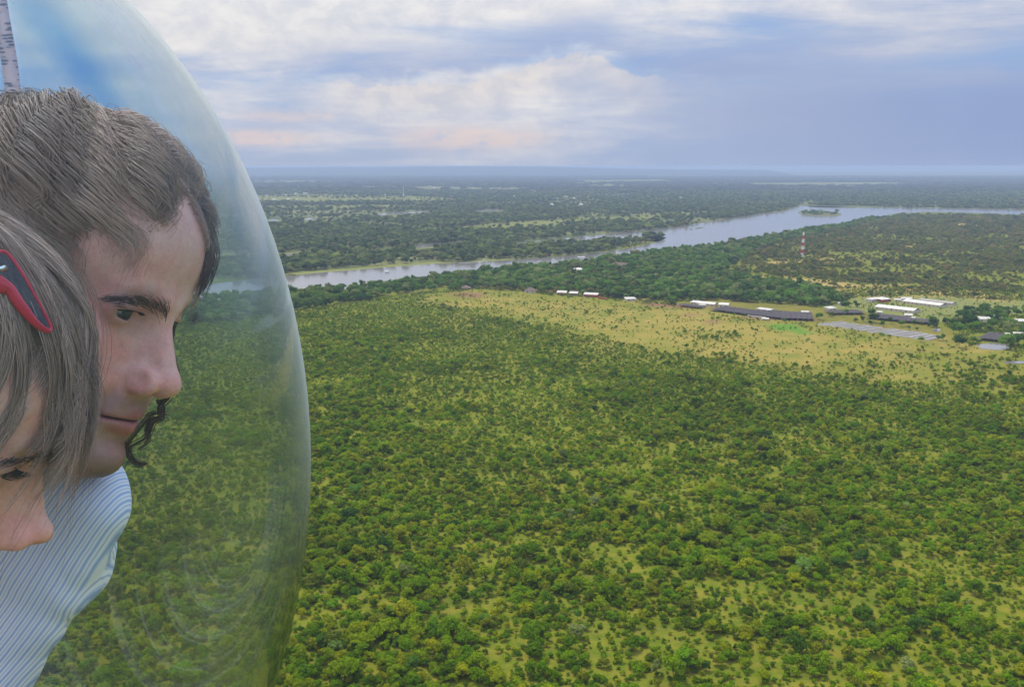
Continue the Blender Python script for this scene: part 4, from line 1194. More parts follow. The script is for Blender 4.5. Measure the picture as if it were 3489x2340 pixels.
def strands(name, paths, r0, r1, mat, parent, cols):
    """paths (n, m, 3) in world metres -> three-sided tapering hairs; cols (n, 3) colour of each"""
    n, m, _ = paths.shape
    T_ = np.gradient(paths, axis=1); T_ /= np.linalg.norm(T_, axis=2)[..., None] + 1e-12
    A = np.cross(T_, CF); A /= np.linalg.norm(A, axis=2)[..., None] + 1e-12
    B = np.cross(T_, A)
    rad = (r0 + (r1 - r0) * np.linspace(0, 1, m) ** 2)[None, :, None]
    if np.ndim(r0): rad = np.asarray(r0)[:, None, None] * (1 - .75 * np.linspace(0, 1, m)[None, :, None] ** 2)
    V = np.stack([paths + rad * (A * math.cos(a) + B * math.sin(a)) for a in (0.5, 2.6, 4.7)], 2)
    idx = np.arange(n * m * 3).reshape(n, m, 3)
    Q = [np.stack([idx[:, :-1, k], idx[:, 1:, k], idx[:, 1:, (k + 1) % 3], idx[:, :-1, (k + 1) % 3]], -1).reshape(-1, 4) for k in range(3)]
    o = np_obj(name, V.reshape(-1, 3), np.concatenate(Q), mat, parent)
    add_col(o.data, 'tint', np.repeat(cols, m * 3, axis=0))
    return o


def hair_material(name, rough=.45):
    m = bpy.data.materials.new(name); m.use_nodes = True
    t = NT(m.node_tree); o = t.new('ShaderNodeOutputMaterial'); b = t.new('ShaderNodeBsdfPrincipled'); t.link(b.outputs[0], o.inputs[0])
    t.put(b.inputs['Base Color'], t.attr('tint')); b.inputs['Roughness'].default_value = rough; b.inputs['Specular IOR Level'].default_value = .22
    return m


def skin_material(name):
    m = bpy.data.materials.new(name); m.use_nodes = True
    t = NT(m.node_tree); o = t.new('ShaderNodeOutputMaterial'); b = t.new('ShaderNodeBsdfPrincipled'); t.link(b.outputs[0], o.inputs[0])
    p = t.pos('obj')
    n1 = t.noise(p, 45, 4, .6); n2 = t.noise(p, 420, 4, .65); n3 = t.noise(p, 140, 3, .6)
    c = t.mix(n1.step(.3, .7) * .75, t.attr('tint'), t.mix(1.0, t.attr('tint'), (1.0, .72, .70), 'MULTIPLY'))
    f = (n2 - .5) * .40 + (n3 - .5) * .34 + 1.0
    c = t.mix(1.0, c, t.e(t.xyz(f, f, f)), 'MULTIPLY')
    t.put(b.inputs['Base Color'], c)
    b.inputs['Roughness'].default_value = .48; b.inputs['Specular IOR Level'].default_value = .4
    b.inputs['Subsurface Weight'].default_value = .12; b.inputs['Subsurface Radius'].default_value = (.006, .002, .001); b.inputs['Subsurface Scale'].default_value = .5
    bp = t.new('ShaderNodeBump'); bp.inputs['Strength'].default_value = .25; bp.inputs['Distance'].default_value = .0004
    t.put(bp.inputs['Height'], n2 + n3); t.link(bp.outputs[0], b.inputs['Normal'])
    return m


M_SKIN = skin_material('skin'); M_HAIR = hair_material('hair'); M_HAIR2 = hair_material('smooth_hair', .55)


def sstep(a, b, x):
    t_ = np.clip((x - a) / (b - a), 0, 1); return t_ * t_ * (3 - 2 * t_)


def skin_tint(P, fem=0.0, stubble=1.0):
    X, Y, Z = P[:, 0], np.abs(P[:, 1]), P[:, 2]
    c = np.zeros((len(P), 3)) + np.array((.93, .50, .385))
    def lay(mask, col):
        nonlocal c
        c = c * (1 - mask[:, None]) + mask[:, None] * np.array(col)
    red = np.exp(-(((X - 60) / 30) ** 2 + ((Y - 40) / 22) ** 2 + ((Z + 32) / 22) ** 2)) * .95
    lay(red, (.88, .36, .29))
    lay(np.exp(-(((X - 108) / 14) ** 2 + (Y / 14) ** 2 + ((Z + 42) / 14) ** 2)) * .6, (.90, .38, .30))
    lay(np.exp(-(((Z - 45) / 26) ** 2)) * (X > 40) * .35, (.88, .48, .38))
    if stubble:
        jaw = sstep(-44, -62, Z) * sstep(0, 40, X) * sstep(-128, -100, Z)
        lay(jaw * .75 * stubble, (.36, .24, .21))
        lay(np.exp(-(((Z + 59) / 5) ** 2 + (Y / 26) ** 2)) * (X > 80) * .3 * stubble, (.25, .16, .14))
        lay(sstep(-104, -112, Z) * .5 * stubble * (X > 20), (.25, .17, .155))
    if stubble:
        lay(np.exp(-(((X - 86) / 16) ** 2 + (Y / 24) ** 2 + ((Z + 111) / 13) ** 2)) * .9 * stubble, (.16, .09, .08))
        lay(np.exp(-(((X - 92) / 12) ** 2 + (Y / 11) ** 2 + ((Z + 88) / 4) ** 2)) * .5 * stubble, (.2, .12, .1))
    lip = np.minimum(cap((X, Y, Z), (90, 0, -67.5), (76, 26, -71.5), 0, 0), cap((X, Y, Z), (89, 0, -77.5), (76, 23, -74), 0, 0))
    lay(sstep(7.0, 4.6, lip) * .85, (.50, .17, .17))
    lay(sstep(1.6, .6, np.abs(Z + 71.8 + .0006 * Y * Y)) * (X > 74) * (Y < 24) * .55, (.16, .06, .055))
    eye = np.sqrt((X - 78) ** 2 + ((Y - 31) * .8) ** 2 + ((Z + 2) * 1.15) ** 2)
    lay(sstep(21, 12, eye) * .38, (.44, .23, .22))
    return c


def body_mesh(name, M, fem, parent, lo=(-122, -92, -176), hi=(124, 92, 128), h=1.6, stubble=1.0):
    g_ = grid(lo, hi, h)
    f = head_sdf(*g_, fem=fem)
    V, Fc = surface_nets(f.astype(np.float32), lo, h)
    V = relax(V, Fc, 2, .5)
    tint = skin_tint(V, fem, stubble)
    o = np_obj(name, xf(M, V), Fc, M_SKIN, parent)
    add_col(o.data, 'tint', tint)
    return o


M_EYE = bpy.data.materials.new('eyeball'); M_EYE.use_nodes = True
t = NT(M_EYE.node_tree); o_ = t.new('ShaderNodeOutputMaterial'); b_ = t.new('ShaderNodeBsdfPrincipled'); t.link(b_.outputs[0], o_.inputs[0])
t.put(b_.inputs['Base Color'], t.attr('tint')); b_.inputs['Roughness'].default_value = .25; b_.inputs['Specular IOR Level'].default_value = .25


def eyeball(M, side, gaze, parent, r=12.6):
    """gaze: direction in head axes"""
    bm = bmesh.new(); bmesh.ops.create_uvsphere(bm, u_segments=40, v_segments=32, radius=1)
    V = np.array([v.co for v in bm.verts]); F3 = []
    me = bpy.data.meshes.new('eye'); 
    g_ = np.array(gaze, float); g_ /= np.linalg.norm(g_)
    ang = np.degrees(np.arccos(np.clip(V @ g_, -1, 1)))
    bulge = 1 + .05 * np.clip(1 - ang / 30, 0, 1)
    C = np.zeros((len(V), 3)) + np.array((.42, .37, .36))
    C[ang < 34] = (.05, .06, .065); C[(ang < 31) & (ang > 16)] = (.05, .06, .065); C[ang < 16] = (.006, .006, .008)
    P = V * bulge[:, None] * r + np.array((66.5, 31 * side, 0))
    for v, p in zip(bm.verts, xf(M, P) - ORG): v.co = p
    bm.to_mesh(me); bm.free(); me.shade_smooth(); me.materials.append(M_EYE)
    add_col(me, 'tint', C)
    o = bpy.data.objects.new('eye', me); COL.objects.link(o); o.parent = parent
    return o


def lash_paths(M, side, n, up, rng, length=7.0, droop=0.0):
    out = []
    for k in range(n):
        t_ = k / (n - 1); y = 19 + 25 * t_; x = 80.5 - .020 * (y - 30) ** 2 + .6
        z = (1.2 - .012 * (y - 31) ** 2) if up else (-5.8 + .012 * (y - 31) ** 2)
        p0 = np.array((x, y * side, z)); L_ = length * rng.uniform(.7, 1.1) * (1 if up else .55)
        s = np.linspace(0, 1, 6)[:, None]
        d_ = np.array((1.0, .5 * (t_ - .4) * side, (.1 - droop) if up else -.5)); cv = np.array((0, 0, .5 if up else -.1))
        out.append(p0 + s * L_ * d_ + s * s * L_ * cv)
    return xf(M, np.array(out).reshape(-1, 3)).reshape(n, 6, 3)


def brow_paths(M, side, n, rng, z0=11.0):
    out = []
    for k in range(n):
        t_ = rng.random(); y = 11 + 46 * t_
        x = 94.5 - .0065 * (y - 4) ** 2
        z = z0 + 6.5 * t_ - 14.0 * max(0, t_ - .5) + rng.normal() * (2.8 - 1.4 * t_)
        p0 = np.array((x, y * side, z)); L_ = rng.uniform(6, 11)
        s = np.linspace(0, 1, 5)[:, None]
        d_ = np.array((.12 - .45 * t_, side * (.75 + .2 * t_), .55 - .9 * t_)); d_ /= np.linalg.norm(d_)
        out.append(p0 + s * L_ * d_ + s * (1 - s) * np.array((2.4, 0, 0)))
    return xf(M, np.array(out).reshape(-1, 3)).reshape(n, 5, 3)


def smooth_path(pts, m):
    """Catmull-Rom through pts, m samples"""
    P = np.asarray(pts, float); n = len(P)
    P = np.concatenate([[2 * P[0] - P[1]], P, [2 * P[-1] - P[-2]]])
    u = np.linspace(0, n - 1 - 1e-6, m); i = u.astype(int); t_ = (u - i)[:, None]
    a, b, c, d_ = P[i], P[i + 1], P[i + 2], P[i + 3]
    return .5 * (2 * b + (c - a) * t_ + (2 * a - 5 * b + 4 * c - d_) * t_ ** 2 + (3 * b - a - 3 * c + d_) * t_ ** 3)
# ---------------------------------------------------------------- the man
rngm = np.random.default_rng(5)
MAN = head_frame(196, 962, .728, 11.0, 18.5, -6.0, 1.034)
man = empty('person', ORG); tag(man, 'man with wavy brown hair in a blue striped shirt, looking down through the bubble', 'person')
body_mesh('body', MAN, 0.0, man)
GAZE = (1.0, -.02, -.50)
for sd in (1, -1): eyeball(MAN, sd, GAZE, man)
DB = np.array((.035, .024, .02))
brow = np.concatenate([brow_paths(MAN, 1, 110, rngm, 5.5), brow_paths(MAN, -1, 560, rngm, 5.5)])
strands('eyebrow', brow, .00013, .00005, M_HAIR, man, np.repeat(DB[None] * 2.8, len(brow), 0))
lash = np.concatenate([lash_paths(MAN, s, 46, True, rngm, 5.0, .45) for s in (-1,)])
strands('eyelash', lash, .00022, .00005, M_HAIR, man, np.repeat(DB[None] * .5, len(lash), 0))


def scalp(n, rng, ok):
    out = []
    while len(out) < n:
        u = rng.normal(size=(4 * n, 3)); u /= np.linalg.norm(u, axis=1)[:, None]
        P = np.array((-8, 0, 36)) + u * np.array((98, 78, 84)); out += list(P[ok(P) > 0])
    return np.array(out[:n])


def hairline(P):
    """above the forehead in front, past the temples at the sides, down to the nape behind"""
    X, Y, Z = P[:, 0], np.abs(P[:, 1]), P[:, 2]
    side = np.where(P[:, 1] < 0, 48, 34) - .35 * np.clip(10 - Z, 0, 100)
    return np.minimum(np.maximum(Z - (74 - .004 * Y ** 2), side - X), Z + 70)


def radial_hair(M, C, Rr, n, m, rng, crown, nclump, th0, th1, lift, amp, freq, hang, seed, drift=.1, mixc=.5, hangdir=(-.3, 0, 0), frac=.65):
    """hair falling from the crown over the skull, in locks that share a wave, then hanging free"""
    phi = rng.uniform(-math.pi, math.pi, n)
    cl = np.round((phi / math.pi * .5 + .5) * nclump + rng.normal(size=n) * .35).astype(int) % nclump
    phi = phi * (1 - mixc) + (cl / nclump * 2 - 1) * math.pi * mixc
    r1 = np.random.default_rng(seed); lc, cc, fc, pc, tc = r1.normal(size=nclump), r1.normal(size=nclump), r1.uniform(.7, 1.3, nclump), r1.uniform(0, 6.28, nclump), r1.uniform(.72, 1.3, nclump)
    a0 = rng.uniform(0, 1, n); t0, t1 = th0(phi, a0, rng), th1(phi, a0, rng)
    lf = lift * (1 + .35 * lc[cl]) + rng.normal(size=n) * lift * .22
    gd = M[:3, :3].T @ (-CU); gd /= np.linalg.norm(gd)
    ms = int(m * frac); ca, sa = math.cos(R(crown)), math.sin(R(crown)); P = np.zeros((n, m, 3))
    hl = hang(phi, a0, rng)
    for k in range(m):
        s_ = k / (m - 1); w_ = 6.283 * freq * fc[cl] * s_ + pc[cl]; am = amp * min(1, s_ * 4)
        if k < ms:
            t_ = k / (ms - 1); th = np.radians(t0 + (t1 - t0) * t_)
            ph_ = phi + .16 * cc[cl] * t_ * (1 - t_) * 2 - drift * t_ * np.sign(phi) + am * np.sin(w_) / 90
            u = np.stack([np.sin(th) * np.cos(ph_), np.sin(th) * np.sin(ph_), np.cos(th)], 1)
            u = np.stack([ca * u[:, 0] + sa * u[:, 2], u[:, 1], -sa * u[:, 0] + ca * u[:, 2]], 1)
            P[:, k] = C + u * (Rr + (lf * math.sin(math.pi * min(1, .12 + t_ * .95)) ** .7 + am * .6 * np.cos(w_))[:, None])
        else:
            if k == ms:
                d0 = P[:, ms - 1] - P[:, ms - 2]; d0 /= np.linalg.norm(d0, axis=1)[:, None]; d0 *= .6; d0 += .4 * gd
            t_ = (k - ms + 1) / (m - ms); dv = d0 * (1 - t_) + (gd + np.array(hangdir)) * t_; dv /= np.linalg.norm(dv, axis=1)[:, None]
            sd = np.cross(dv, np.array((0, 1., 0)))
            P[:, k] = P[:, k - 1] + dv * (hl / (m - ms))[:, None] + sd * (am * .35 * np.sin(w_))[:, None]
    return xf(M, P.reshape(-1, 3)).reshape(n, m, 3), tc[cl]


M_CORE = hair_material('hair_core', .95); M_CORE.node_tree.nodes['Principled BSDF'].inputs['Specular IOR Level'].default_value = .05


def hair_core(name, M, parent, rule, grow_=5.0, col=(.035, .027, .024), ctr=(-8, 0, 36), rad=(98, 78, 84)):
    bm = bmesh.new(); bmesh.ops.create_icosphere(bm, subdivisions=5, radius=1)
    V = np.array([v.co for v in bm.verts]); P = np.array(ctr) + V * (np.array(rad))
    k_ = sstep(6, 18, rule(P))[:, None]
    nz = np.sin(V[:, 0] * 9 + 1) * np.sin(V[:, 1] * 8) * np.sin(V[:, 2] * 7 + 2)
    P = P + V * (k_[:, 0] * (grow_ + 9 + 2.5 * nz) - 9)[:, None]
    for v, p in zip(bm.verts, xf(M, P) - ORG): v.co = p
    me = bpy.data.meshes.new(name); bm.to_mesh(me); bm.free(); me.shade_smooth(); me.materials.append(M_CORE)
    add_col(me, 'tint', np.zeros((len(V), 3)) + np.array(col))
    o = bpy.data.objects.new(name, me); COL.objects.link(o); o.parent = parent
    return o


hc = hair_core('hair', MAN, man, hairline, 2.0, (.26, .165, .12), (-8, 0, 36), (97, 78, 78))
n = 6600
frontal = lambda ph: np.exp(-(ph / np.where(ph < 0, .80, .80)) ** 2)
path, tone = radial_hair(MAN, np.array((-8., 0, 38)), np.array((97., 79, 78)), n, 20, rngm, -8, 46,
                         lambda ph, a, r: 3 + a * (62 - 32 * frontal(ph)),
                         lambda ph, a, r: np.minimum(3 + a * (62 - 32 * frontal(ph)) + 46, (104 - 53 * frontal(ph)) + r.normal(size=len(ph)) * 3),
                         7.5, 9.0, 2.8, lambda ph, a, r: r.uniform(8, 40, len(ph)) * (1 - .8 * frontal(ph)), 9, .22, .25, (-.1, 0, 0), .72)
hcol = np.array((.52, .33, .235))[None] * (tone * rngm.uniform(.75, 1.25, n))[:, None]
strands('hair_strands', path, .00034, .0001, M_HAIR2, hc, hcol)
fz, _ = radial_hair(MAN, np.array((-8., 0, 36)), np.array((99., 80, 78)), 260, 20, rngm, -8, 60, lambda ph, a, r: 10 + a * 50, lambda ph, a, r: 40 + a * 50 - 22 * frontal(ph), 14, 8.0, 2.6,
                    lambda ph, a, r: r.uniform(4, 25, len(ph)) * (1 - .7 * frontal(ph)), 19, .0, .1)
strands('flyaway_hair', fz, .00014, .00006, M_HAIR2, hc, np.repeat(np.array([[.16, .12, .1]]), 260, 0))

# loose curls that hang past the far side of his face
def lock(pts, dep, nn, spread, rng, rad=.00042, curl=0.0, turns=0.0):
    base = np.array([at(x, y, dep + (p[0] if p else 0)) for x, y, *p in pts])
    base = smooth_path(base, 40); out = []
    for k in range(nn):
        o1 = rng.normal(size=3) * spread; ph = rng.uniform(0, 6.28); s_ = np.linspace(0, 1, 40)
        w_ = np.sin(6.283 * turns * s_ + ph * .15)[:, None] * CR * curl + np.cos(6.283 * turns * s_ + ph * .15)[:, None] * CU * curl
        out.append(base + o1 * (1 - .3 * s_[:, None]) + w_ + rng.normal(size=3) * spread * .5 * s_[:, None])
    return np.array(out)


D0 = .745
locks = [lock([(640, 1010), (604, 1075), (590, 1120), (583, 1175), (592, 1235), (604, 1275)], D0, 16, .0012, rngm),
         lock([(575, 1350), (545, 1385), (548, 1420), (520, 1440), (505, 1480), (480, 1500), (445, 1520), (442, 1545), (462, 1575), (495, 1580)], D0 - .02, 20, .0010, rngm),
         lock([(540, 1360), (556, 1395), (545, 1425), (515, 1425), (500, 1460), (505, 1500), (470, 1530)], D0 - .02, 14, .0010, rngm),
         lock([(505, 1420), (480, 1450), (450, 1490), (430, 1520), (436, 1552), (470, 1582), (498, 1576)], D0 - .02, 14, .0010, rngm),
         lock([(500, 1415), (530, 1405), (560, 1408), (574, 1410)], D0 - .02, 6, .0008, rngm),
         lock([(655, 700), (690, 760), (712, 830), (718, 890), (700, 950), (680, 1000)], D0, 60, .0028, rngm),
         lock([(640, 720), (690, 800), (700, 880), (690, 960)], D0, 50, .003, rngm)]
path = np.concatenate(locks)
strands('curl', path, .00040, .00012, M_HAIR, hc, np.repeat(DB[None] * 2.6, len(path), 0) * rngm.uniform(.6, 1.6, (len(path), 1)))

# shirt
M_SHIRT = bpy.data.materials.new('striped_cotton'); M_SHIRT.use_nodes = True
t = NT(M_SHIRT.node_tree); o_ = t.new('ShaderNodeOutputMaterial'); b_ = t.new('ShaderNodeBsdfPrincipled'); t.link(b_.outputs[0], o_.inputs[0])
u_ = t.sep(t.attr('weave').k)[0]
wob = t.noise(t.pos('obj'), 30, 2, .5)
ph = (u_ * 100.0) + (wob - .5) * 1.2
thin = ((ph * 6.2832).sin() * .5 + .5).step(.72, .93)
wide = ((ph * 3.1416 + .8).sin() * .5 + .5).step(.55, .8)
col = t.mix(wide * .8, (.90, .93, .98), (.50, .64, .91))
col = t.mix(thin * .55, col, (.22, .32, .60))
t.put(b_.inputs['Base Color'], col); b_.inputs['Roughness'].default_value = .85; b_.inputs['Specular IOR Level'].default_value = .15
bp = t.new('ShaderNodeBump'); bp.inputs['Strength'].default_value = .3; bp.inputs['Distance'].default_value = .0006
t.put(bp.inputs['Height'], t.noise(t.pos('obj'), 900, 2, .5) + thin * .5); t.link(bp.outputs[0], b_.inputs['Normal'])


def cmm(px, py, dep):
    """photograph pixel + depth -> millimetres right, away, up of the lens"""
    return np.array(((px - PW / 2) / FOC * dep * 1000, dep * 1000, -(py - PH / 2) / FOC * dep * 1000))


g_lo, g_hi, h_ = np.array((-560., 610, -420)), np.array((-255., 960, -70)), 2.6
X, Yd, Z = grid(g_lo, g_hi, h_)
p = (X, Yd, Z)
# shoulder, sleeve, chest, back and the far shoulder, all one garment
sh = cmm(318, 1745, .735); el = cmm(-55, 2330, .735); el2 = cmm(-400, 2900, .74); ch = cmm(-200, 2200, .83); far_s = cmm(-330, 1800, .90); nk = cmm(120, 1640, .76); wa = cmm(-600, 3100, .85)
d = cap(p, sh, el, 24, 30)
d = smin(d, cap(p, el, el2, 30, 32), 10)
d = smin(d, cap(p, sh + np.array((-25, 25, 10)), far_s, 40, 46), 26)
d = smin(d, cap(p, ch, wa, 78, 82), 30)
d = smin(d, cap(p, nk, nk + np.array((-5, 5, -50)), 50, 62), 16)
# folds: pulled across from the armpit towards the shoulder
a1 = X * .62 + Z * .78; a2 = -X * .78 + Z * .62
warp = 9 * np.sin(a2 * .045 + 1) + 5 * np.sin(X * .09 + Yd * .05)
f1 = np.abs(np.sin((a1 + warp) * .088)) ** 1.6
f2 = np.abs(np.sin((a1 * .75 - a2 * .35 + warp * 1.4) * .14 + 2))
low = np.clip((-150 - Z) / 40, 0, 1)
d = d - (2.0 * f1 * (.1 + .9 * low) + .7 * f2 * (.1 + .9 * low)) + 1.0
V, Fc = surface_nets(d.astype(np.float32), g_lo, h_)
V = relax(V, Fc, 1, .5)
Wv = CO + (V[:, :1] * CR + V[:, 1:2] * CF + V[:, 2:] * CU) / 1000
so = np_obj('shirt', Wv, Fc, M_SHIRT, man)
x_, y_, z_ = V.T
aa1 = x_ * .62 + z_ * .78; aa2 = -x_ * .78 + z_ * .62
lw = np.clip((-150 - z_) / 60, 0, 1)
lo_ = np.clip(-150 - z_, 0, 400)
wv = (-.85 * (x_ + 330) + .53 * (z_ + 150) + 1.0 * np.sin(aa1 * .05 + 1) + 1.0 * np.sin(aa2 * .045) - .0005 * lo_ ** 2) / 2.5 / 100
add_col(so.data, 'weave', np.stack([wv] * 3, 1))

# ---------------------------------------------------------------- the woman
rngw = np.random.default_rng(8)
WOM = head_frame_by((114, 0, -38), 172, 1835, .60, -14, 26, 4, .96)
wom = empty('person', ORG); tag(wom, 'woman with grey brown hair over her face and red sunglasses pushed up', 'person')
body_mesh('body', WOM, 1.0, wom, h=2.0, stubble=0.0)
for sd in (1, -1): eyeball(WOM, sd, (1, 0, -.7), wom)
lash = np.concatenate([lash_paths(WOM, s, 30, u_, rngw, 10.0, .55) for s in (1, -1) for u_ in (True,)])
strands('eyelash', lash, .00028, .00006, M_HAIR, wom, np.repeat(DB[None] * .6, len(lash), 0))
brow = np.concatenate([brow_paths(WOM, 1, 120, rngw), brow_paths(WOM, -1, 180, rngw)])
strands('eyebrow', brow, .00025, .0001, M_HAIR, wom, np.repeat(DB[None] * 2.2, len(brow), 0))
WC, WR = np.array((-8., 0, 34)), np.array((103., 84, 91))


def whair(P):
    X, Y, Z = P[:, 0], np.abs(P[:, 1]), P[:, 2]
    return Z - np.where(X > 0, 58, np.maximum(-50, 58 - .03 * X ** 2))


hw = hair_core('hair', WOM, wom, whair, 1.0, (.30, .195, .145), WC, WR)
n = 5400
ff = lambda ph: np.exp(-(ph / .5) ** 2)
path, tone = radial_hair(WOM, WC, WR, n, 24, rngw, -14, 52, lambda ph, a, r: 2 + 34 * a, lambda ph, a, r: r.uniform(74, 102, len(ph)) - 4 * ff(ph),
                         4.5, 5.0, 1.5, lambda ph, a, r: np.where(np.abs(ph) < 1.9, r.uniform(8, 66, len(ph)), r.uniform(30, 100, len(ph))), 3, .12, .5, (-.45, 0, 0), .66)
wc = np.array((.56, .37, .275))[None] * (tone * rngw.uniform(.75, 1.25, n))[:, None]
strands('hair_strands', path, .00032, .00010, M_HAIR2, hw, wc)

fz, _ = radial_hair(WOM, WC, WR, 240, 24, rngw, -14, 90, lambda ph, a, r: 4 + 40 * a, lambda ph, a, r: r.uniform(70, 110, len(ph)), 8, 6, 1.7, lambda ph, a, r: r.uniform(20, 110, len(ph)), 23, .1, .1, (-.3, 0, 0), .6)
strands('flyaway_hair', fz, .00015, .00006, M_HAIR2, hw, np.repeat(np.array([[.3, .22, .17]]), 240, 0))

# her sunglasses, pushed up into her hair
def on_hair(px, py, out=8.0):
    """where the sight line of a pixel meets her hair (millimetres `out` above it)"""
    Mi = np.linalg.inv(WOM); v = at(px, py, 1.0) - CO
    o_l = (Mi @ np.append(CO, 1))[:3]; v_l = Mi[:3, :3] @ v
    rr = WR + out; a = o_l - WC; A = ((v_l / rr) ** 2).sum(); B = 2 * (a * v_l / rr ** 2).sum(); C_ = ((a / rr) ** 2).sum() - 1
    dsc = B * B - 4 * A * C_
    t_ = -B / (2 * A) if dsc < 0 else (-B - math.sqrt(dsc)) / (2 * A)
    return xf(WOM, o_l + v_l * t_)


def tube_obj(name, pts, radii, mat, parent, sides=10, closed=False, flat=1.0):
    P = np.asarray(pts); nP = len(P)
    T_ = (np.roll(P, -1, 0) - np.roll(P, 1, 0)) if closed else np.gradient(P, axis=0)
    T_ /= np.linalg.norm(T_, axis=1)[:, None]
    A = np.cross(T_, CF); A /= np.linalg.norm(A, axis=1)[:, None]; B = np.cross(T_, A)
    r_ = np.broadcast_to(np.asarray(radii, float), (nP,))[:, None]
    V = np.stack([P + r_ * (A * math.cos(a) + B * math.sin(a) * flat) for a in np.linspace(0, 6.2832, sides, endpoint=False)], 1)
    idx = np.arange(nP * sides).reshape(nP, sides); nx = np.roll(idx, -1, 0) if closed else idx[1:]
    a0 = idx if closed else idx[:-1]
    Q = np.stack([a0, np.roll(a0, -1, 1), np.roll(nx, -1, 1), nx], -1).reshape(-1, 4)
    return np_obj(name, V.reshape(-1, 3), Q, mat, parent)


M_REDP = principled('red_plastic', (.62, .02, .04), .3, .5)
M_LENS = bpy.data.materials.new('dark_lens'); M_LENS.use_nodes = True
t = NT(M_LENS.node_tree); o_ = t.new('ShaderNodeOutputMaterial'); mx = t.new('ShaderNodeMixShader'); tr = t.new('ShaderNodeBsdfTransparent'); gl = t.new('ShaderNodeBsdfGlossy')
tr.inputs[0].default_value = (.28, .27, .32, 1); gl.inputs['Roughness'].default_value = .08; mx.inputs[0].default_value = .06
t.link(tr.outputs[0], mx.inputs[1]); t.link(gl.outputs[0], mx.inputs[2]); t.link(mx.outputs[0], o_.inputs[0])
sung = empty('sunglasses', ORG); tag(sung, 'red framed sunglasses pushed up into the hair of the woman', 'sunglasses')
loop = [(-60, 930), (-20, 868), (12, 858), (40, 880), (78, 935), (115, 1000), (148, 1060), (170, 1105), (172, 1122), (155, 1124), (118, 1098), (70, 1040), (30, 985), (-15, 955)]
lp = np.array([on_hair(x, y, 12) for x, y in loop]); lp = np.concatenate([lp, lp[:1]])
lps = smooth_path(lp, 90)[:-1]
wid = np.interp(np.linspace(0, 14, len(lps)), [0, 2, 6, 8, 9.5, 11, 13, 14], [.0014, .0011, .0009, .0012, .0018, .0030, .0036, .002])
rim = tube_obj('rim', lps, wid, M_REDP, sung, 10, True, .6)
cen = lps.mean(0); LV = np.concatenate([lps, [cen]]); LF = [(i, (i + 1) % len(lps), len(lps), len(lps)) for i in range(len(lps))]
lens = np_obj('lens', LV, [(a, b, c, c) for a, b, c, _ in LF] if False else np.array([[a, b, c, (a + b) // 2] for a, b, c, _ in LF])[:, :3], M_LENS, sung)
tp2 = np.array([on_hair(x, y, 12) for x, y in [(20, 985), (-60, 945), (-200, 900), (-380, 880), (-560, 900)]])
tube_obj('temple', smooth_path(tp2, 24), np.linspace(.0034, .003, 24), M_REDP, sung, 10, False, .5)
hg = on_hair(6, 917, 15); tube_obj('hinge', [hg, hg + CR * .0025 + CU * .001], [.0016, .0016], principled('hinge_metal', (.75, .75, .75), .25, .5, 1.0), sung, 8)

# ---------------------------------------------------------------- helicopter
heli = empty('helicopter', ORG); tag(heli, 'clear acrylic bubble canopy of a small helicopter with two people inside', 'helicopter')
# the quadric whose outline, seen from here, is the curve of the bubble's edge
x0, y0, A_, B_ = (-790 - PW / 2) / FOC, -(1580 - PH / 2) / FOC, 1850 / FOC, 2110 / FOC
C3 = np.array([[1 / A_ ** 2, 0, -x0 / A_ ** 2], [0, 1 / B_ ** 2, -y0 / B_ ** 2], [-x0 / A_ ** 2, -y0 / B_ ** 2, x0 ** 2 / A_ ** 2 + y0 ** 2 / B_ ** 2 - 1]])
nv = np.array((x0 * .7, 0, 1.0)); nv /= nv @ np.array((x0, y0, 1.0)) * .45
lam = 1.8 * .45 ** 2
Mq = C3 + lam * np.outer(nv, nv); cq = lam * np.linalg.solve(Mq, nv); kq = cq @ Mq @ cq - lam
SQ = np.linalg.cholesky(np.linalg.inv(Mq / kq))


def shell_pts(U, k=1.0):
    return (U * k) @ SQ.T + cq


def cam2w(P): return CO + P[:, :1] * CR + P[:, 1:2] * CU + P[:, 2:] * CF


def meet_shell(px, py, far=True, k=.995):
    """where a sight line crosses the far (or near) wall of the bubble"""
    v = np.array(((px - PW / 2) / FOC, -(py - PH / 2) / FOC, 1.0)); Mi = Mq / kq / k ** 2
    a, b, c = v @ Mi @ v, -2 * v @ Mi @ cq, cq @ Mi @ cq - 1
    ds = max(b * b - 4 * a * c, 0); t_ = (-b + (1 if far else -1) * math.sqrt(ds)) / (2 * a)
    return cam2w((v * t_)[None])[0]


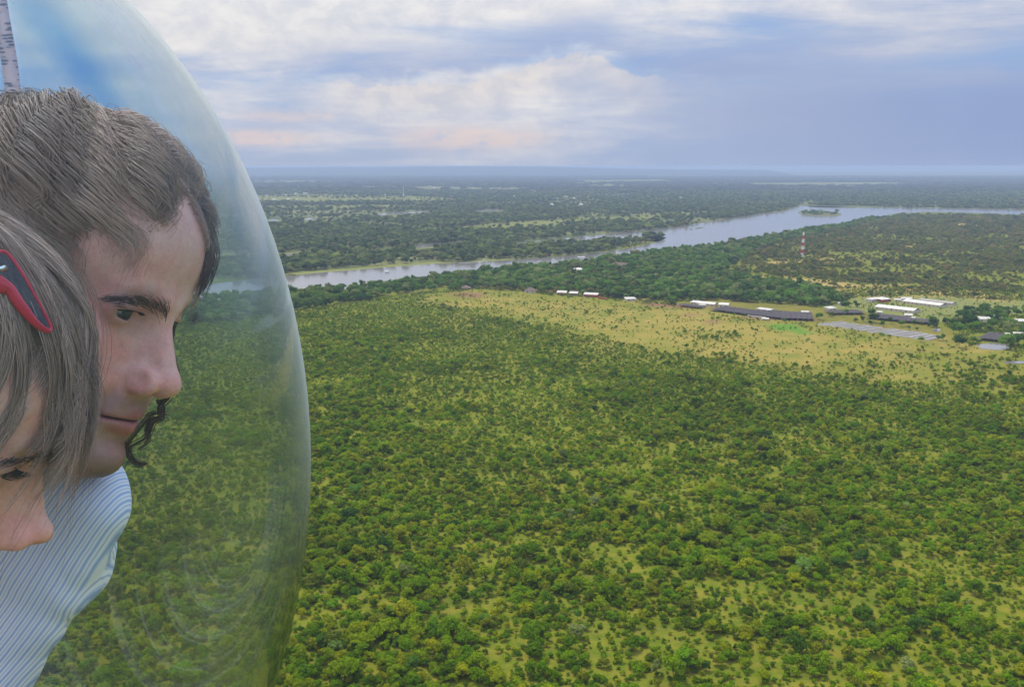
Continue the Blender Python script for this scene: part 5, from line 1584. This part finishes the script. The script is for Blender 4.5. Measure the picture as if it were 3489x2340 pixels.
def acrylic(name, dirt_and_glare):
    m = bpy.data.materials.new(name); m.use_nodes = True
    t = NT(m.node_tree); o = t.new('ShaderNodeOutputMaterial')
    lw = t.new('ShaderNodeLayerWeight'); lw.inputs[0].default_value = .5
    fac = t.e(lw.outputs['Facing'])
    fr = (fac.pw(7.0) * .9 + .009) * (1.0 if dirt_and_glare else .5)
    tr = t.new('ShaderNodeBsdfTransparent'); gl = t.new('ShaderNodeBsdfGlossy'); gl.inputs['Roughness'].default_value = .03
    po = t.sep(t.pos('obj')); zz = po[2]; far_ = po[1].step(float(at(0, 1170, .95)[1] - ORG[1]), float(at(0, 1170, 1.15)[1] - ORG[1]))      # the forward half is smoke tinted
    t.put(tr.inputs[0], t.mix(fac.pw(3.0), t.mix(zz.step(.0, .16), t.mix(far_, (.965, .968, .972), (.85, .835, .85)), (.875, .945, 1.0)), (.84, .90, .94)))     # tinted towards the top
    ms = t.new('ShaderNodeMixShader'); t.put(ms.inputs[0], fr); t.link(tr.outputs[0], ms.inputs[1]); t.link(gl.outputs[0], ms.inputs[2])
    if not dirt_and_glare:
        t.link(ms.outputs[0], o.inputs[0]); return m
    p = t.pos('obj'); x, y, z = t.sep(p)
    # swirls left by polishing, streaks running down the edge, and fine dust
    c1 = meet_shell(800, 1700, False) - ORG; c2 = meet_shell(560, 1500, False) - ORG
    def ring(c, k, seed):
        dx, dy, dz = x - float(c[0]), y - float(c[1]), z - float(c[2])
        r_ = (dx * dx + dy * dy + dz * dz).pw(.5)
        warp = t.noise(p, 9, 2, .5)
        return t.noise(t.xyz(r_ * k + warp * 2.0, warp * 1.5 + seed, 0.0), 1.0, 4, .7).step(.47, .74), r_
    r1, d1 = ring(c1, 260.0, 1.0); r2, d2 = ring(c2, 170.0, 5.0)
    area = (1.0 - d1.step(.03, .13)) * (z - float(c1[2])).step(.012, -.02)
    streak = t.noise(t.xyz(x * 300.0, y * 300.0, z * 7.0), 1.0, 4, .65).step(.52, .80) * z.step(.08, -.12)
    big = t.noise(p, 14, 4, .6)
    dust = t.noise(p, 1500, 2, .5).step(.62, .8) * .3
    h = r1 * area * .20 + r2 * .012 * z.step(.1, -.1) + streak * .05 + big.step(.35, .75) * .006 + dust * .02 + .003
    h = h + (fac.pw(12.0) * 1.0 + .020) * z.step(-.03, .12)        # white sky glare painted into the upper bubble, strongest at the rim
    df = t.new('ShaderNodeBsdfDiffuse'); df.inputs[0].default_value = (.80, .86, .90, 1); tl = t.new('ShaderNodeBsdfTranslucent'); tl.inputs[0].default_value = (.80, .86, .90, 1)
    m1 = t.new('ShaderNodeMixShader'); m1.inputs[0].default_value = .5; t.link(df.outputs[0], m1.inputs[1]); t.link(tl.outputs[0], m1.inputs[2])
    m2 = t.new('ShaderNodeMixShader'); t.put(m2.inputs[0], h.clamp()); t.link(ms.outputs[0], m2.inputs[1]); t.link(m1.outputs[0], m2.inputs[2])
    t.link(m2.outputs[0], o.inputs[0])
    return m


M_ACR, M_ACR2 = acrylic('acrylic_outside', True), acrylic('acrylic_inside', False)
bm = bmesh.new(); bmesh.ops.create_icosphere(bm, subdivisions=6, radius=1)
U = np.array([v.co for v in bm.verts]); FU = np.array([[v.index for v in f.verts] for f in bm.faces]); bm.free()
PO = shell_pts(U); zc = PO[FU].mean(1); zc = zc[:, 1] + .30 * (zc[:, 2] - .9)
CUT = -.44
def sub(mask, k, flip=False):
    f = FU[mask]; used = np.unique(f); rm_ = np.zeros(len(U), int); rm_[used] = np.arange(len(used))
    f = rm_[f]
    return cam2w(shell_pts(U[used], k)), (f[:, ::-1] if flip else f)
up = zc > CUT
Va, Fa = sub(up, 1.0); Vb, Fb = sub(up, .9955, True)
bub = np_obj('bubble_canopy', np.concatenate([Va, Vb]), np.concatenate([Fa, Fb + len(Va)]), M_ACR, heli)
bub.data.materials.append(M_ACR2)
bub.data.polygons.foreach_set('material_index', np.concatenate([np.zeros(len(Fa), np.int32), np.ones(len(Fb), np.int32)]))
M_HELI = principled('helicopter_paint', (.07, .075, .08), .35, .5); M_SEAT = principled('olive_fabric', (.28, .26, .13), .9, .1, vary=.25, scale=60)
Va, Fa = sub(~up, 1.004); Vb, Fb = sub(~up, .985, True)
np_obj('fuselage_tub', np.concatenate([Va, Vb]), np.concatenate([Fa, Fb + len(Va)]), M_HELI, heli)


def slab(name, c, half, mat, parent, bev=.012):
    """rounded block; c and half in metres right / up / away of the lens"""
    bm = bmesh.new(); bmesh.ops.create_cube(bm, size=2)
    for v in bm.verts: v.co = Vector((v.co.x * half[0], v.co.y * half[1], v.co.z * half[2]))
    bmesh.ops.bevel(bm, geom=bm.edges[:], offset=bev, segments=3, affect='EDGES')
    P = np.array([v.co for v in bm.verts]) + np.array(c)
    for v, q in zip(bm.verts, cam2w(P) - ORG): v.co = q
    bmesh.ops.recalc_face_normals(bm, faces=bm.faces[:])
    me = bpy.data.meshes.new(name); bm.to_mesh(me); bm.free(); me.shade_smooth(); me.materials.append(mat)
    o = bpy.data.objects.new(name, me); COL.objects.link(o); o.parent = parent
    return o


slab('seat_back', (-.66, -.36, .86), (.16, .14, .035), M_SEAT, heli, .03)
slab('seat_cushion', (-.60, -.53, .76), (.30, .035, .16), M_SEAT, heli, .03)
# pale perforated strap running up behind the heads
def ribbon(name, pts, w_, mat, parent, thick=.0012, far=True, k=.985):
    P = np.array([meet_shell(x, y, far, k) for x, y in pts]); P = smooth_path(P, 40)
    T_ = np.gradient(P, axis=0); T_ /= np.linalg.norm(T_, axis=1)[:, None]
    vw = P - CO; vw /= np.linalg.norm(vw, axis=1)[:, None]
    A = np.cross(T_, vw); A /= np.linalg.norm(A, axis=1)[:, None]; B = np.cross(A, T_)
    ww = np.interp(np.linspace(0, 1, 40), np.linspace(0, 1, len(w_)), w_)[:, None]
    q = [P - A * ww - B * thick, P + A * ww - B * thick, P + A * ww + B * thick, P - A * ww + B * thick]
    V = np.stack(q, 1).reshape(-1, 3); idx = np.arange(160).reshape(40, 4)
    Q = np.stack([idx[:-1], np.roll(idx[:-1], -1, 1), np.roll(idx[1:], -1, 1), idx[1:]], -1).reshape(-1, 4)
    return np_obj(name, V, Q, mat, parent, smooth=False)


def soft_band(name, pts, w_, mat, parent, k=.99, nc=9):
    """a band lying in the bubble wall, strongest along its middle"""
    P = smooth_path(np.array([meet_shell(x, y, True, k) for x, y in pts]), 40)
    T_ = np.gradient(P, axis=0); T_ /= np.linalg.norm(T_, axis=1)[:, None]
    vw = P - CO; vw /= np.linalg.norm(vw, axis=1)[:, None]; A = np.cross(T_, vw); A /= np.linalg.norm(A, axis=1)[:, None]
    ww = np.interp(np.linspace(0, 1, 40), np.linspace(0, 1, len(w_)), w_)[:, None]
    u = np.linspace(-1, 1, nc); V = np.stack([P + A * ww * q for q in u], 1).reshape(-1, 3); idx = np.arange(40 * nc).reshape(40, nc)
    Q = np.stack([idx[:-1, :-1], idx[:-1, 1:], idx[1:, 1:], idx[1:, :-1]], -1).reshape(-1, 4)
    o = np_obj(name, V, Q, mat, parent)
    f = np.tile((1 - u * u) ** 1.5, 40) * np.repeat(np.sin(np.linspace(.5, 2.7, 40)), nc)
    add_col(o.data, 'tint', np.stack([f] * 3, 1))
    return o


M_STRAP = bpy.data.materials.new('pink_strap'); M_STRAP.use_nodes = True
t = NT(M_STRAP.node_tree); o_ = t.new('ShaderNodeOutputMaterial'); b_ = t.new('ShaderNodeBsdfPrincipled'); tl = t.new('ShaderNodeBsdfTranslucent'); mx = t.new('ShaderNodeMixShader'); mx.inputs[0].default_value = .55
vo = t.new('ShaderNodeTexVoronoi'); vo.inputs['Scale'].default_value = 95.0; t.link(t.pos('obj'), vo.inputs['Vector'])
c_ = t.mix(t.e(vo.outputs['Distance']).step(.30, .42), (.30, .34, .48), t.mix(t.noise(t.pos('obj'), 160, 3, .6).step(.4, .6), (.82, .66, .72), (.78, .72, .82)))
t.put(b_.inputs['Base Color'], c_); t.put(tl.inputs[0], c_); b_.inputs['Roughness'].default_value = .7
t.link(b_.outputs[0], mx.inputs[1]); t.link(tl.outputs[0], mx.inputs[2]); t.link(mx.outputs[0], o_.inputs[0])
ribbon('perforated_strap', [(-60, -420), (-12, -60), (12, 90), (34, 230), (52, 390), (70, 560)], [.0055, .0058, .0078, .0088], M_STRAP, heli)
M_REFRACTION = bpy.data.materials.new('blue_refraction'); M_REFRACTION.use_nodes = True
t = NT(M_REFRACTION.node_tree); o_ = t.new('ShaderNodeOutputMaterial'); tr = t.new('ShaderNodeBsdfTransparent'); t.put(tr.inputs[0], t.mix(t.sep(t.attr('tint').k)[0], (1, 1, 1), (.45, .72, .98))); t.link(tr.outputs[0], o_.inputs[0])
soft_band('refraction_band', [(40, -180), (105, 0), (190, 110), (270, 215), (340, 320), (400, 430), (440, 520)], [.024, .024, .022, .015], M_REFRACTION, heli)  # blue streak of light refracted at the seam, painted as a tinted band
